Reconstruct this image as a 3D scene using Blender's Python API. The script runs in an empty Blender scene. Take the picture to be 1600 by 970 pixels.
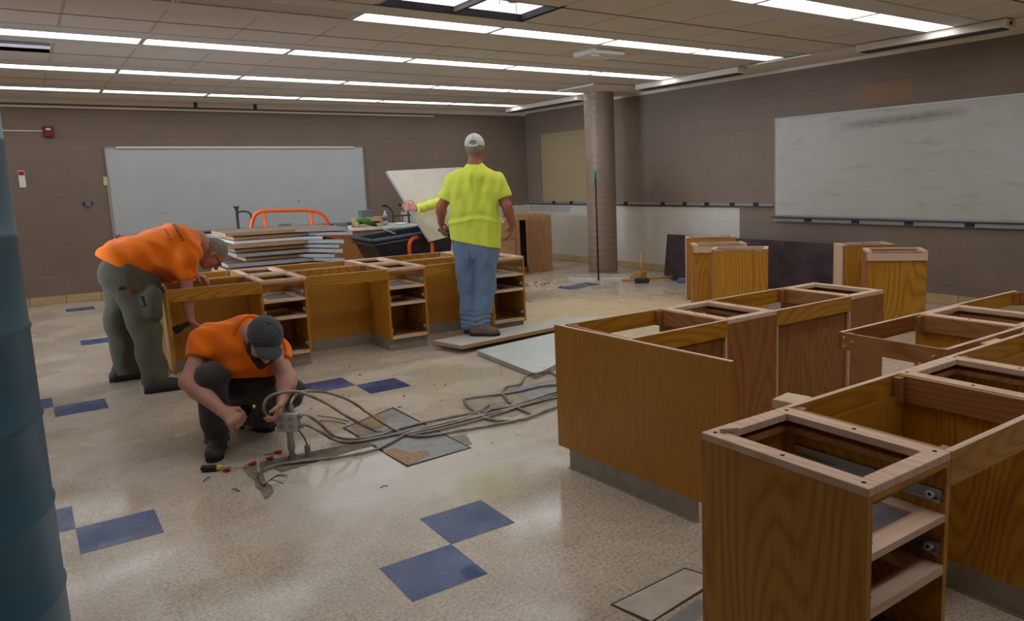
import bpy, bmesh, math, random
import numpy as np
from mathutils import Vector, Matrix, Euler
random.seed(7)
rad = math.radians
SC = bpy.context.scene
COL = SC.collection

# ------------------------------------------------------------------ camera
CAM_H = 1.4595
FPX = 1189.79
PPX, PPY = 914.47, 454.55
yaw, pitch, roll = 0.635, 0.1464, -0.0312
_fwd = Vector((math.sin(yaw)*math.cos(pitch), math.cos(yaw)*math.cos(pitch), -math.sin(pitch)))
_rt = Vector((math.cos(yaw), -math.sin(yaw), 0))
_up = _rt.cross(_fwd)
RT = _rt*math.cos(roll) + _up*math.sin(roll)
UP = -_rt*math.sin(roll) + _up*math.cos(roll)
FW = _fwd
cd = bpy.data.cameras.new('camera')
cam = bpy.data.objects.new('camera', cd)
COL.objects.link(cam)
cd.sensor_fit = 'HORIZONTAL'
cd.sensor_width = 36.0
cd.lens = FPX/1600*36.0
cd.shift_x = -(PPX-800)/1600
cd.shift_y = -(485-PPY)/1600
cd.clip_start = 0.05
M = Matrix.Identity(4)
for i in range(3):
    M[i][0] = RT[i]; M[i][1] = UP[i]; M[i][2] = -FW[i]
M[2][3] = CAM_H
cam.matrix_world = M
SC.camera = cam

# ------------------------------------------------------------------ view, world, lights
SC.view_settings.view_transform = 'Standard'
SC.view_settings.look = 'None'
SC.view_settings.gamma = 1
SC.view_settings.use_curve_mapping = False
SC.view_settings.exposure = 0.14
SC.cycles.max_bounces = 8
SC.cycles.sample_clamp_indirect = 4
W = bpy.data.worlds.new('world'); SC.world = W; W.use_nodes = True
W.node_tree.nodes['Background'].inputs[0].default_value = (0.55, 0.68, 1.0, 1)
W.node_tree.nodes['Background'].inputs[1].default_value = 0.6
LENS_STRENGTH = 5.0
# daylight through the window in the left wall (window_1)
ld = bpy.data.lights.new('window_daylight', 'AREA'); ld.shape = 'RECTANGLE'
ld.size = 2.6; ld.size_y = 1.5; ld.energy = 38; ld.spread = rad(62); ld.color = (0.66, 0.79, 1.0)
lo = bpy.data.objects.new('window_daylight', ld); COL.objects.link(lo)
lo.location = (-2.24, 7.4, 1.6)
lo.rotation_euler = (Vector((7.6, 9.3, 1.0))-Vector(lo.location)).to_track_quat('-Z', 'Y').to_euler()

# ------------------------------------------------------------------ materials
def srgb(r, g, b):
    return tuple(((c/255)/12.92 if c/255 <= 0.04045 else (((c/255)+0.055)/1.055)**2.4) for c in (r, g, b)) + (1,)

class NT:
    def __init__(s, name, rough=0.6, metal=0.0, spec=0.5):
        s.m = bpy.data.materials.new(name); s.m.use_nodes = True
        s.t = s.m.node_tree; s.b = s.t.nodes['Principled BSDF']
        s.b.inputs['Roughness'].default_value = rough
        s.b.inputs['Metallic'].default_value = metal
        s.b.inputs['Specular IOR Level'].default_value = spec
    def n(s, typ, **kw):
        nd = s.t.nodes.new(typ)
        for k, v in kw.items():
            if k[:2] == 'i_':
                nd.inputs[int(k[2:]) if k[2:].isdigit() else k[2:].replace('_', ' ')].default_value = v
            else: setattr(nd, k, v)
        return nd
    def l(s, a, b): s.t.links.new(a, b)
    def coord(s, kind='Object', scale=(1, 1, 1), rot=(0, 0, 0)):
        tc = s.n('ShaderNodeTexCoord'); mp = s.n('ShaderNodeMapping')
        mp.inputs['Scale'].default_value = scale; mp.inputs['Rotation'].default_value = rot
        s.l(tc.outputs[kind], mp.inputs['Vector']); return mp.outputs['Vector']
    def noise(s, vec, scale, detail=3, rough=0.55, dist=0.0):
        nd = s.n('ShaderNodeTexNoise'); nd.inputs['Scale'].default_value = scale
        nd.inputs['Detail'].default_value = detail; nd.inputs['Roughness'].default_value = rough
        nd.inputs['Distortion'].default_value = dist
        if vec is not None: s.l(vec, nd.inputs['Vector'])
        return nd.outputs['Fac']
    def ramp(s, fac, stops):
        r = s.n('ShaderNodeValToRGB'); e = r.color_ramp.elements
        while len(e) > 1: e.remove(e[-1])
        e[0].position = stops[0][0]; e[0].color = stops[0][1]
        for p, c in stops[1:]:
            q = e.new(p); q.color = c
        s.l(fac, r.inputs['Fac']); return r.outputs['Color']
    def mix(s, fac, a, b, mode='MIX'):
        m = s.n('ShaderNodeMix', data_type='RGBA', blend_type=mode)
        for v, i in ((fac, 0), (a, 6), (b, 7)):
            if isinstance(v, (tuple, float, int)): m.inputs[i].default_value = v
            else: s.l(v, m.inputs[i])
        return m.outputs[2]
    def math(s, op, a, b=None, c=None):
        m = s.n('ShaderNodeMath', operation=op)
        for i, v in enumerate((a, b, c)):
            if v is None: continue
            if isinstance(v, (int, float)): m.inputs[i].default_value = v
            else: s.l(v, m.inputs[i])
        return m.outputs[0]
    def base(s, c):
        if isinstance(c, tuple): s.b.inputs['Base Color'].default_value = c
        else: s.l(c, s.b.inputs['Base Color'])
    def roughl(s, c): s.l(c, s.b.inputs['Roughness'])
    def bump(s, h, strength=0.3, dist=0.01):
        b = s.n('ShaderNodeBump'); b.inputs['Strength'].default_value = strength
        b.inputs['Distance'].default_value = dist
        s.l(h, b.inputs['Height']); s.l(b.outputs[0], s.b.inputs['Normal'])

def plain(name, c, rough=0.6, metal=0.0, vary=0.12, scale=8, spec=0.5, bump=0.0):
    m = NT(name, rough, metal, spec)
    v = m.coord()
    f = m.noise(v, scale, 4)
    d = tuple(x*(1-vary) for x in c[:3]) + (1,); u = tuple(min(1, x*(1+vary)) for x in c[:3]) + (1,)
    m.base(m.ramp(f, [(0.3, d), (0.7, u)]))
    if bump: m.bump(m.noise(v, scale*6, 3), bump, 0.004)
    return m.m

def wood(name, c1, c2, axis='z', rough=0.38, ring=3.6, rw=0.30, spec=0.35):
    """oak veneer: grain running along one object axis"""
    m = NT(name, rough, 0, spec)
    tc = m.n('ShaderNodeTexCoord'); oi = m.n('ShaderNodeObjectInfo')
    off = m.n('ShaderNodeVectorMath', operation='SCALE'); off.inputs[0].default_value = (3.1, 2.3, 1.7)
    m.l(oi.outputs['Random'], off.inputs['Scale'])
    add = m.n('ShaderNodeVectorMath', operation='ADD'); m.l(tc.outputs['Object'], add.inputs[0]); m.l(off.outputs[0], add.inputs[1])
    def mp_(l_, h_):
        q = m.n('ShaderNodeMapping'); q.inputs['Scale'].default_value = {'x': (l_, h_, h_), 'y': (h_, l_, h_), 'z': (h_, h_, l_)}[axis]
        m.l(add.outputs[0], q.inputs['Vector']); return q.outputs['Vector']
    n1 = m.noise(mp_(0.5, 3.0), 1.0, 0.6, 0.4, 0.1)          # slow field whose contour lines make the cathedrals
    wig = m.noise(mp_(4, 40), 1.0, 2, 0.5)
    ph = m.math('MULTIPLY_ADD', n1, ring*68, m.math('MULTIPLY', wig, 1.8))
    rings = m.math('MULTIPLY_ADD', m.math('SINE', ph), 0.5, 0.5)
    rings = m.math('POWER', rings, 0.6)
    fine = m.noise(mp_(5, 260), 1.0, 3, 0.65)
    f = m.math('ADD', m.math('MULTIPLY', rings, rw), m.math('MULTIPLY', fine, 1-rw))
    big = m.noise(tc.outputs['Object'], 2.2, 3)
    col = m.ramp(f, [(0.28, c2), (0.66, c1)])
    col = m.mix(0.35, col, m.ramp(big, [(0.3, (0.75, 0.72, 0.7, 1)), (0.7, (1, 1, 1, 1))]), 'MULTIPLY')
    m.base(col); m.bump(f, 0.08, 0.0015)
    return m.m

OAK1, OAK2 = srgb(196, 138, 44), srgb(160, 102, 24)
RAW1, RAW2 = srgb(230, 196, 168), srgb(212, 172, 142)
INN1, INN2 = srgb(176, 122, 74), srgb(148, 96, 52)
MT = {}
for a in 'xyz':
    MT['oak_'+a] = wood('golden_oak_'+a, OAK1, OAK2, a)
    MT['raw_'+a] = wood('bare_wood_'+a, RAW1, RAW2, a, 0.7, 2.5)
    MT['inn_'+a] = wood('inner_wood_'+a, INN1, INN2, a, 0.5, 3)
    MT['brn_'+a] = wood('brown_oak_'+a, srgb(160, 106, 54), srgb(134, 82, 36), a, 0.5, 3.4)
MT['mdf'] = plain('particle_board', srgb(172, 136, 96), 0.85, vary=0.18, scale=60)
MT['oakp_z'] = wood('plain_oak_veneer', srgb(190, 132, 42), srgb(166, 108, 28), 'z', .38, 3.0, .10)
MT['mdfd'] = plain('weathered_board_face', srgb(132, 112, 90), 0.7, vary=0.2, scale=12)
MT['lam'] = plain('white_laminate', srgb(214, 210, 200), 0.35, vary=0.05, scale=5)
MT['lamg'] = plain('grey_laminate_edge', srgb(160, 156, 148), 0.45, vary=0.07)
MT['lamge'] = plain('dull_grey_edge', srgb(118, 114, 108), 0.6, vary=0.1)
MT['vinyl'] = plain('grey_vinyl_base', srgb(150, 138, 124), 0.5, vary=0.15, scale=12)
MT['dust'] = plain('grey_dust_panel', srgb(128, 122, 122), 0.75, vary=0.1)
MT['steel'] = plain('zinc_steel', srgb(176, 178, 176), 0.38, 0.8, 0.1)
MT['galv'] = plain('galvanised_conduit', srgb(166, 160, 152), 0.4, 0.7, 0.12, 30)
MT['dark'] = plain('black_plastic', srgb(28, 28, 30), 0.5)
MT['hole'] = plain('dark_hole', srgb(20, 14, 10), 0.9)
MT['orange'] = plain('orange_powder_coat', srgb(240, 92, 22), 0.4, vary=0.06)
MT['orangeshirt'] = None
MT['white'] = plain('white_paint', srgb(226, 222, 214), 0.55, vary=0.03)
MT['soffit'] = plain('soffit_paint', srgb(228, 218, 202), 0.7, vary=0.04, scale=3)
MT['red'] = plain('red_plastic', srgb(176, 26, 26), 0.4)
MT['alarm'] = plain('alarm_red', srgb(120, 20, 22), 0.45)
MT['blue'] = plain('blue_plastic', srgb(30, 90, 190), 0.4)
MT['green'] = plain('green_plastic', srgb(20, 140, 110), 0.4)
MT['leafgreen'] = plain('green_bristle', srgb(70, 130, 50), 0.6, vary=0.3, scale=40)
MT['yellow'] = plain('yellow_plastic', srgb(210, 200, 40), 0.4)
MT['hopper'] = plain('black_poly', srgb(44, 47, 56), 0.5, vary=0.45, scale=9)
MT['blackslab'] = plain('black_stone_top', srgb(58, 42, 44), 0.5, vary=0.6, scale=4)
MT['rust'] = plain('rust', srgb(120, 66, 36), 0.9, vary=0.4, scale=30)
MT['concrete'] = plain('bare_concrete', srgb(150, 144, 134), 0.85, vary=0.2, scale=16, bump=0.3)
MT['dirt'] = plain('dirt', srgb(96, 82, 66), 0.95, vary=0.5, scale=30)
MT['hammerwood'] = plain('hammer_handle_wood', srgb(190, 140, 72), 0.6, vary=0.15)
MT['iron'] = plain('dark_iron', srgb(70, 66, 64), 0.5, 0.6)
MT['chrome'] = plain('chrome', srgb(200, 202, 205), 0.2, 1.0, 0.05)
MT['cardboard'] = plain('cardboard', srgb(190, 158, 112), 0.85, vary=0.08)
MT['greybox'] = plain('grey_steel_box', srgb(110, 114, 114), 0.5, 0.2)
MT['paper'] = plain('paper_white', srgb(225, 225, 220), 0.7)
MT['ink'] = plain('black_ink', srgb(24, 20, 22), 0.8)
MT['pencil'] = plain('pencil_mark', srgb(84, 62, 44), 0.9)

def painted_block(name, horiz, cream=None, extra=None):
    """painted CMU wall. horiz: 0 -> runs along x, 1 -> runs along y"""
    m = NT(name, 0.55, 0, 0.35)
    tc = m.n('ShaderNodeTexCoord'); sp = m.n('ShaderNodeSeparateXYZ'); m.l(tc.outputs['Object'], sp.inputs[0])
    cb = m.n('ShaderNodeCombineXYZ'); m.l(sp.outputs[horiz], cb.inputs[0]); m.l(sp.outputs[2], cb.inputs[1])
    br = m.n('ShaderNodeTexBrick'); br.offset = 0.5
    br.inputs['Scale'].default_value = 1.0; br.inputs['Brick Width'].default_value = 0.406
    br.inputs['Row Height'].default_value = 0.2032; br.inputs['Mortar Size'].default_value = 0.0045
    br.inputs['Mortar Smooth'].default_value = 0.4
    br.inputs['Color1'].default_value = (1, 1, 1, 1); br.inputs['Color2'].default_value = (0.975, 0.975, 0.975, 1)
    br.inputs['Mortar'].default_value = (0.86, 0.86, 0.86, 1)
    m.l(cb.outputs[0], br.inputs['Vector'])
    n = m.noise(tc.outputs['Object'], 1.4, 4)
    c = m.ramp(n, [(0.3, srgb(127, 110, 95)), (0.7, srgb(136, 118, 103))])
    if cream:
        lo_, hi, zt = cream
        wob = m.math('MULTIPLY_ADD', m.noise(tc.outputs['Object'], 9, 2), 0.03, -0.015)
        a = m.math('GREATER_THAN', m.math('ADD', sp.outputs[horiz], wob), lo_)
        b = m.math('LESS_THAN', sp.outputs[horiz], hi)
        z = m.math('LESS_THAN', m.math('ADD', sp.outputs[2], wob), zt)
        k = m.math('MULTIPLY', m.math('MULTIPLY', a, b), z)
        c = m.mix(k, c, m.ramp(n, [(0.3, srgb(198, 190, 174)), (0.7, srgb(212, 204, 190))]))
    if extra:   # faded rectangle where a board hung
        for (h0, h1, z0, z1, colr) in extra:
            k = m.math('MULTIPLY', m.math('MULTIPLY', m.math('GREATER_THAN', sp.outputs[horiz], h0), m.math('LESS_THAN', sp.outputs[horiz], h1)),
                       m.math('MULTIPLY', m.math('GREATER_THAN', sp.outputs[2], z0), m.math('LESS_THAN', sp.outputs[2], z1)))
            c = m.mix(k, c, colr)
    c = m.mix(1.0, c, br.outputs['Color'], 'MULTIPLY')
    m.base(c)
    h = m.math('ADD', br.outputs['Fac'], m.math('MULTIPLY', m.noise(tc.outputs['Object'], 70, 3), -0.25))
    h = m.math('MULTIPLY', h, -1.0)
    m.bump(h, 0.35, 0.005)
    return m.m

# ------------------------------------------------------------------ mesh helpers
class MB:
    def __init__(s): s.bm = bmesh.new()
    def box(s, x0, x1, y0, y1, z0, z1, bev=0.0, rot=None, piv=None):
        r = bmesh.ops.create_cube(s.bm, size=1.0); vs = r['verts']
        for v in vs:
            v.co = Vector(((x0+x1)/2+v.co.x*(x1-x0), (y0+y1)/2+v.co.y*(y1-y0), (z0+z1)/2+v.co.z*(z1-z0)))
        if bev:
            es = list({e for v in vs for e in v.link_edges})
            g = bmesh.ops.bevel(s.bm, geom=es, offset=bev, segments=1, affect='EDGES')
            vs = list({v for f in g['faces'] for v in f.verts} | {v for v in vs if v.is_valid})
        if rot is not None:
            p = Vector(piv) if piv else Vector(((x0+x1)/2, (y0+y1)/2, (z0+z1)/2))
            for v in vs: v.co = p + rot @ (v.co-p)
        return s
    def tube(s, pts, r, seg=10, cap=True):
        pts = [Vector(p) for p in pts]
        rs = r if isinstance(r, (list, tuple)) else [r]*len(pts)
        T = []
        for i in range(len(pts)):
            a = pts[max(i-1, 0)]; b = pts[min(i+1, len(pts)-1)]
            T.append((b-a).normalized() if (b-a).length > 1e-9 else Vector((0, 0, 1)))
        n = T[0].orthogonal().normalized(); rings = []
        for i, p in enumerate(pts):
            n = (n - T[i]*n.dot(T[i])).normalized(); b = T[i].cross(n)
            rings.append([s.bm.verts.new(p+(n*math.cos(2*math.pi*k/seg)+b*math.sin(2*math.pi*k/seg))*rs[i]) for k in range(seg)])
        for i in range(len(rings)-1):
            for k in range(seg):
                s.bm.faces.new((rings[i][k], rings[i][(k+1) % seg], rings[i+1][(k+1) % seg], rings[i+1][k]))
        if cap:
            s.bm.faces.new(list(reversed(rings[0]))); s.bm.faces.new(rings[-1])
        return s
    def lathe(s, prof, c=(0, 0, 0), seg=24):
        c = Vector(c); rings = []
        for (r, z) in prof:
            rings.append([s.bm.verts.new(c+Vector((r*math.cos(2*math.pi*k/seg), r*math.sin(2*math.pi*k/seg), z))) for k in range(seg)])
        for i in range(len(rings)-1):
            for k in range(seg):
                s.bm.faces.new((rings[i][k], rings[i][(k+1) % seg], rings[i+1][(k+1) % seg], rings[i+1][k]))
        s.bm.faces.new(list(reversed(rings[0]))); s.bm.faces.new(rings[-1]); return s
    def prism(s, poly, z0, z1):
        a = [s.bm.verts.new((x, y, z0)) for x, y in poly]; b = [s.bm.verts.new((x, y, z1)) for x, y in poly]
        n = len(poly)
        s.bm.faces.new(list(reversed(a))); s.bm.faces.new(b)
        for i in range(n): s.bm.faces.new((a[i], a[(i+1) % n], b[(i+1) % n], b[i]))
        return s
    def hull(s, lo, hi):
        """closed solid between two loops of the same length (3-D points)"""
        a = [s.bm.verts.new(p) for p in lo]; b = [s.bm.verts.new(p) for p in hi]; n = len(a)
        s.bm.faces.new(list(reversed(a))); s.bm.faces.new(b)
        for i in range(n): s.bm.faces.new((a[i], a[(i+1) % n], b[(i+1) % n], b[i]))
        return s
    def build(s, name, mat, parent=None, loc=None, rz=0, smooth=False):
        bmesh.ops.recalc_face_normals(s.bm, faces=s.bm.faces)
        me = bpy.data.meshes.new(name); s.bm.to_mesh(me); s.bm.free()
        if mat is not None: me.materials.append(mat)
        if smooth:
            for p in me.polygons: p.use_smooth = True
        o = bpy.data.objects.new(name, me); COL.objects.link(o)
        if parent: o.parent = parent
        if loc is not None: o.location = loc
        if rz: o.rotation_euler = (0, 0, rz)
        return o

def rounded(pts, rad_, n=6):
    """path with rounded corners"""
    pts = [Vector(p) for p in pts]; out = [pts[0]]
    for i in range(1, len(pts)-1):
        a, b, c = pts[i-1], pts[i], pts[i+1]
        d1 = (a-b); d2 = (c-b); r = min(rad_, d1.length*0.49, d2.length*0.49)
        p, q = b+d1.normalized()*r, b+d2.normalized()*r
        for k in range(n+1):
            t = k/n; out.append((1-t)**2*p+2*t*(1-t)*b+t*t*q)
    out.append(pts[-1]); return out

def smooth_path(pts, n=8):
    pts = [Vector(p) for p in pts]; out = []
    P = [pts[0]*2-pts[1]]+pts+[pts[-1]*2-pts[-2]]
    for i in range(1, len(P)-2):
        for k in range(n):
            t = k/n; a, b, c, d = P[i-1], P[i], P[i+1], P[i+2]
            out.append(0.5*((2*b)+(c-a)*t+(2*a-5*b+4*c-d)*t*t+(-a+3*b-3*c+d)*t**3))
    out.append(pts[-1]); return out

def tag(o, label=None, cat=None, group=None, kind=None):
    if label: o['label'] = label
    if cat: o['category'] = cat
    if group: o['group'] = group
    if kind: o['kind'] = kind
    return o

def empty(name, loc=(0, 0, 0), rz=0, label=None, cat=None, group=None):
    o = bpy.data.objects.new(name, None); COL.objects.link(o); o.empty_display_size = 0.1
    o.location = loc; o.rotation_euler = (0, 0, rz)
    return tag(o, label, cat, group)

def struct(name, mb, mat, **kw):
    return tag(mb.build(name, mat, **kw), kind='structure')

def copy_tree(o, parent=None):
    c = o.copy(); COL.objects.link(c); c.parent = parent
    for ch in list(o.children): copy_tree(ch, c)
    return c

# pixel helpers (photo frame 1600x970) -> real points
def _ray(u_, v_): return RT*(u_-PPX) - UP*(v_-PPY) + FW*FPX
def on_z(u_, v_, z=0.0):
    d = _ray(u_, v_); t = (z-CAM_H)/d.z; return Vector((d.x*t, d.y*t, z))
def on_y(u_, v_, y):
    d = _ray(u_, v_); t = y/d.y; return Vector((d.x*t, y, CAM_H+d.z*t))
HN = Vector((FW.x, FW.y)).normalized()
def on_h(u_, v_, hd):
    d = _ray(u_, v_); t = hd/(d.x*HN.x+d.y*HN.y); return Vector((d.x*t, d.y*t, CAM_H+d.z*t))

# ================================================================== THE ROOM
XL, XR, YF, YB, ZC = -2.3, 7.9, -2.2, 12.47, 2.74
# floor material: speckled vinyl tile, worn wax
fm = NT('vinyl_floor', 0.3, 0, 0.5)
_v = fm.coord()
_sp = fm.noise(_v, 68, 4, 0.78)
_sp2 = fm.noise(_v, 9, 4, 0.6)
_bg = fm.noise(_v, 0.9, 4, 0.6)
fc = fm.ramp(_sp, [(0.33, srgb(166, 148, 126)), (0.5, srgb(210, 194, 172)), (0.68, srgb(236, 223, 205))])
fc = fm.mix(0.5, fc, fm.ramp(_sp2, [(0.3, (0.72, 0.70, 0.67, 1)), (0.65, (1, 1, 1, 1))]), 'MULTIPLY')
fc = fm.mix(0.7, fc, fm.ramp(_bg, [(0.3, (0.76, 0.75, 0.73, 1)), (0.62, (1, 1, 1, 1))]), 'MULTIPLY')
# tile joints
_tc = fm.n('ShaderNodeTexCoord'); _mp = fm.n('ShaderNodeMapping')
_mp.inputs['Location'].default_value = (-1.2709, -3.0071, 0); fm.l(_tc.outputs['Object'], _mp.inputs['Vector'])
_br = fm.n('ShaderNodeTexBrick'); _br.offset = 0.0
for k, v in (('Scale', 1.0), ('Brick Width', 0.3048), ('Row Height', 0.3048), ('Mortar Size', 0.0011), ('Mortar Smooth', 0.3)): _br.inputs[k].default_value = v
_br.inputs['Color1'].default_value = (1, 1, 1, 1); _br.inputs['Color2'].default_value = (0.97, 0.97, 0.965, 1); _br.inputs['Mortar'].default_value = (0.84, 0.82, 0.79, 1)
fm.l(_mp.outputs[0], _br.inputs['Vector'])
fc = fm.mix(1.0, fc, _br.outputs['Color'], 'MULTIPLY')
# sawdust and glue where the benches stood (far middle of the room)
_s = fm.n('ShaderNodeSeparateXYZ'); fm.l(_tc.outputs['Object'], _s.inputs[0])
def blob(cx, cy, rx, ry, nz):
    a = fm.math('DIVIDE', fm.math('SUBTRACT', _s.outputs[0], cx), rx); b = fm.math('DIVIDE', fm.math('SUBTRACT', _s.outputs[1], cy), ry)
    d = fm.math('SQRT', fm.math('ADD', fm.math('MULTIPLY', a, a), fm.math('MULTIPLY', b, b)))
    d = fm.math('ADD', d, fm.math('MULTIPLY_ADD', nz, 1.6, -0.8))
    r = fm.n('ShaderNodeMapRange'); r.inputs[1].default_value = 1.25; r.inputs[2].default_value = 0.6; r.inputs[3].default_value = 0; r.inputs[4].default_value = 1
    fm.l(d, r.inputs[0]); return r.outputs[0]
_nz = fm.noise(_v, 2.4, 7, 0.72)
k1 = blob(4.9, 6.4, 1.6, 1.3, _nz)
fc = fm.mix(fm.math('MULTIPLY', k1, 0.75), fc, fm.ramp(_sp2, [(0.35, srgb(206, 176, 124)), (0.7, srgb(226, 204, 164))]))
k2 = blob(1.5, 3.55, 0.75, 0.5, _nz)
fc = fm.mix(fm.math('MULTIPLY', k2, 0.7), fc, srgb(222, 216, 204))
k3 = blob(2.4, 5.2, 1.2, 0.75, _nz)
fc = fm.mix(fm.math('MULTIPLY', k3, 0.4), fc, srgb(206, 190, 158))
fm.base(fc)
rr = fm.n('ShaderNodeMapRange'); rr.interpolation_type = 'SMOOTHERSTEP'; rr.inputs[1].default_value = 0.34; rr.inputs[2].default_value = 0.70; rr.inputs[3].default_value = 0.09; rr.inputs[4].default_value = 0.42
fm.l(fm.noise(_v, 1.3, 2, 0.5), rr.inputs[0])
rg = fm.math('MAXIMUM', rr.outputs[0], fm.math('MULTIPLY', k1, 0.75))
fm.roughl(rg)
fm.bump(_sp, 0.08, 0.002)
struct('floor', MB().box(XL-.2, XR+.2, YF-.2, YB+.2, -0.12, 0), fm.m)

struct('wall_back', MB().box(XL-.2, XR+.2, YB, YB+.2, 0, 3.3),
       painted_block('painted_block_back', 0, cream=(5.3, 9, 1.0)))
struct('wall_right', MB().box(XR, XR+.2, YF-.2, YB, 0, 3.3),
       painted_block('painted_block_right', 1, cream=(7.12, 20, 1.0),
                     extra=[(10.45, 11.95, 1.06, 2.29, srgb(164, 146, 108)), (4.65, 5.3, 2.2, 2.42, srgb(150, 118, 92)),
                            (11.1, 12.45, 0.87, 0.985, srgb(176, 170, 166))]))
WL = painted_block('painted_block_left', 1)
# left wall with its window opening
mb = MB(); wy0, wy1, wz0, wz1 = 6.0, 8.8, 0.75, 2.35
mb.box(XL-.2, XL, YF-.2, wy0, 0, 3.3); mb.box(XL-.2, XL, wy1, YB, 0, 3.3)
mb.box(XL-.2, XL, wy0, wy1, 0, wz0); mb.box(XL-.2, XL, wy0, wy1, wz1, 3.3)
struct('wall_left', mb, WL)
struct('wall_front', MB().box(XL-.2, XR+.2, YF-.2, YF, 0, 3.3), painted_block('painted_block_front', 0))
mb = MB()
for (a, b, c, d) in ((wy0, wy1, wz0, wz0+.05), (wy0, wy1, wz1-.05, wz1), (wy0, wy0+.05, wz0, wz1), (wy1-.05, wy1, wz0, wz1), ((wy0+wy1)/2-.025, (wy0+wy1)/2+.025, wz0, wz1)):
    mb.box(XL-.16, XL-.1, a, b, c, d)
win = struct('window_1', mb, MT['white'])
gm = NT('window_glass', 0.02); gm.b.inputs['Transmission Weight'].default_value = 1; gm.b.inputs['Base Color'].default_value = (0.9, 0.95, 1, 1); gm.b.inputs['IOR'].default_value = 1.0
MB().box(XL-.135, XL-.13, wy0+.04, wy1-.04, wz0+.04, wz1-.04).build('window_pane', gm.m, win)

# baseboards: raw painted strip of cream tile at wall foot
def base_tile(name, horiz):
    m = NT(name, 0.6); tc = m.n('ShaderNodeTexCoord'); sp = m.n('ShaderNodeSeparateXYZ'); m.l(tc.outputs['Object'], sp.inputs[0])
    cb = m.n('ShaderNodeCombineXYZ'); m.l(sp.outputs[horiz], cb.inputs[0]); m.l(sp.outputs[2], cb.inputs[1])
    br = m.n('ShaderNodeTexBrick'); br.offset = 0
    for k, v in (('Scale', 1.0), ('Brick Width', 0.406), ('Row Height', 0.5), ('Mortar Size', 0.004)): br.inputs[k].default_value = v
    br.inputs['Color1'].default_value = srgb(200, 174, 126); br.inputs['Color2'].default_value = srgb(184, 162, 122); br.inputs['Mortar'].default_value = srgb(90, 76, 56)
    m.l(cb.outputs[0], br.inputs['Vector']); m.base(m.mix(0.5, br.outputs['Color'], m.ramp(m.noise(tc.outputs['Object'], 7, 4), [(0.3, (0.7, 0.7, 0.7, 1)), (0.7, (1, 1, 1, 1))]), 'MULTIPLY'))
    return m.m
struct('baseboard_back', MB().box(XL, XR, YB-.008, YB, 0.0, 0.11), base_tile('base_strip_back', 0))
struct('baseboard_right', MB().box(XR-.008, XR, YF, YB, 0.0, 0.11), base_tile('base_strip_right', 1))

# ------------------------------------------------------------------ ceiling
PIT = 1.9                      # pitch of light rows
ROWS = [5.87 + PIT*k for k in (-4, -3, -2, -1, 0, 1, 2, 3)]   # -1.73 .. 11.57
ROWS = [-1.75, 0.13, 2.03, 3.93, 5.87, 7.66, 9.62, 11.52]
GX0, GP = 0.41, 0.61
XE = 7.25                      # right edge of the tile field
YE = 11.93
HW = 0.40                      # half width of the fixture band
ct = NT('ceiling_tile', 0.9, 0, 0.2)
_v = ct.coord(); _n = ct.noise(_v, 120, 3, 0.7)
_b2 = ct.noise(_v, 0.8, 3)
ct.base(ct.mix(0.4, ct.ramp(_n, [(0.3, srgb(204, 193, 177)), (0.6, srgb(220, 209, 194))]), ct.ramp(_b2, [(0.3, (0.86, 0.84, 0.82, 1)), (0.7, (1, 1, 1, 1))]), 'MULTIPLY'))
ct.bump(_n, 0.25, 0.002)
band = plain('fixture_band_metal', srgb(206, 200, 188), 0.5, vary=0.03)
grid = plain('ceiling_grid_paint', srgb(180, 168, 152), 0.6, vary=0.03)
# y breaks
ybr = []
for i, yc in enumerate(ROWS):
    ybr.append((yc-HW, yc+HW, 'band'))
    y0 = yc+HW
    y1 = ROWS[i+1]-HW if i+1 < len(ROWS) else YE
    if y1-y0 > 0.7:
        ybr.append((y0, (y0+y1)/2, 'tile')); ybr.append(((y0+y1)/2, y1, 'tile'))
    elif y1-y0 > 0.02: ybr.append((y0, y1, 'tile'))
xs = [GX0+GP*k for k in range(-5, 12)]
xs = [XL]+[x for x in xs if x > XL+.05 and x < XE-.05]+[XE]
tm = MB(); bmn = MB(); gr = MB()
def is_hole(x0, x1, y0, y1):
    xm, ym = (x0+x1)/2, (y0+y1)/2
    if 4.85 < ym < 5.45 and 2.24 < xm < 3.5: return True          # two lifted tiles
    if 7.95 < ym < 8.7 and -0.25 < xm < 0.41: return True
    if 9.0-.6 < ym < 9.6 and 6.5 < xm: return False
    return False
holes = []
for (y0, y1, t) in ybr:
    if t == 'band': continue
    for i in range(len(xs)-1):
        if is_hole(xs[i], xs[i+1], y0, y1): holes.append((xs[i], xs[i+1], y0, y1)); continue
        tm.box(xs[i]+.007, xs[i+1]-.007, y0+.007, y1-.007, ZC+.001, ZC+.02)
    gr.box(XL, XE, y0-.009, y0+.009, ZC, ZC+.03); gr.box(XL, XE, y1-.009, y1+.009, ZC, ZC+.03)
    for x in xs: gr.box(x-.009, x+.009, y0, y1, ZC, ZC+.03)
struct('ceiling', tm, ct.m)
struct('trim_1', gr, grid)
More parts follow.
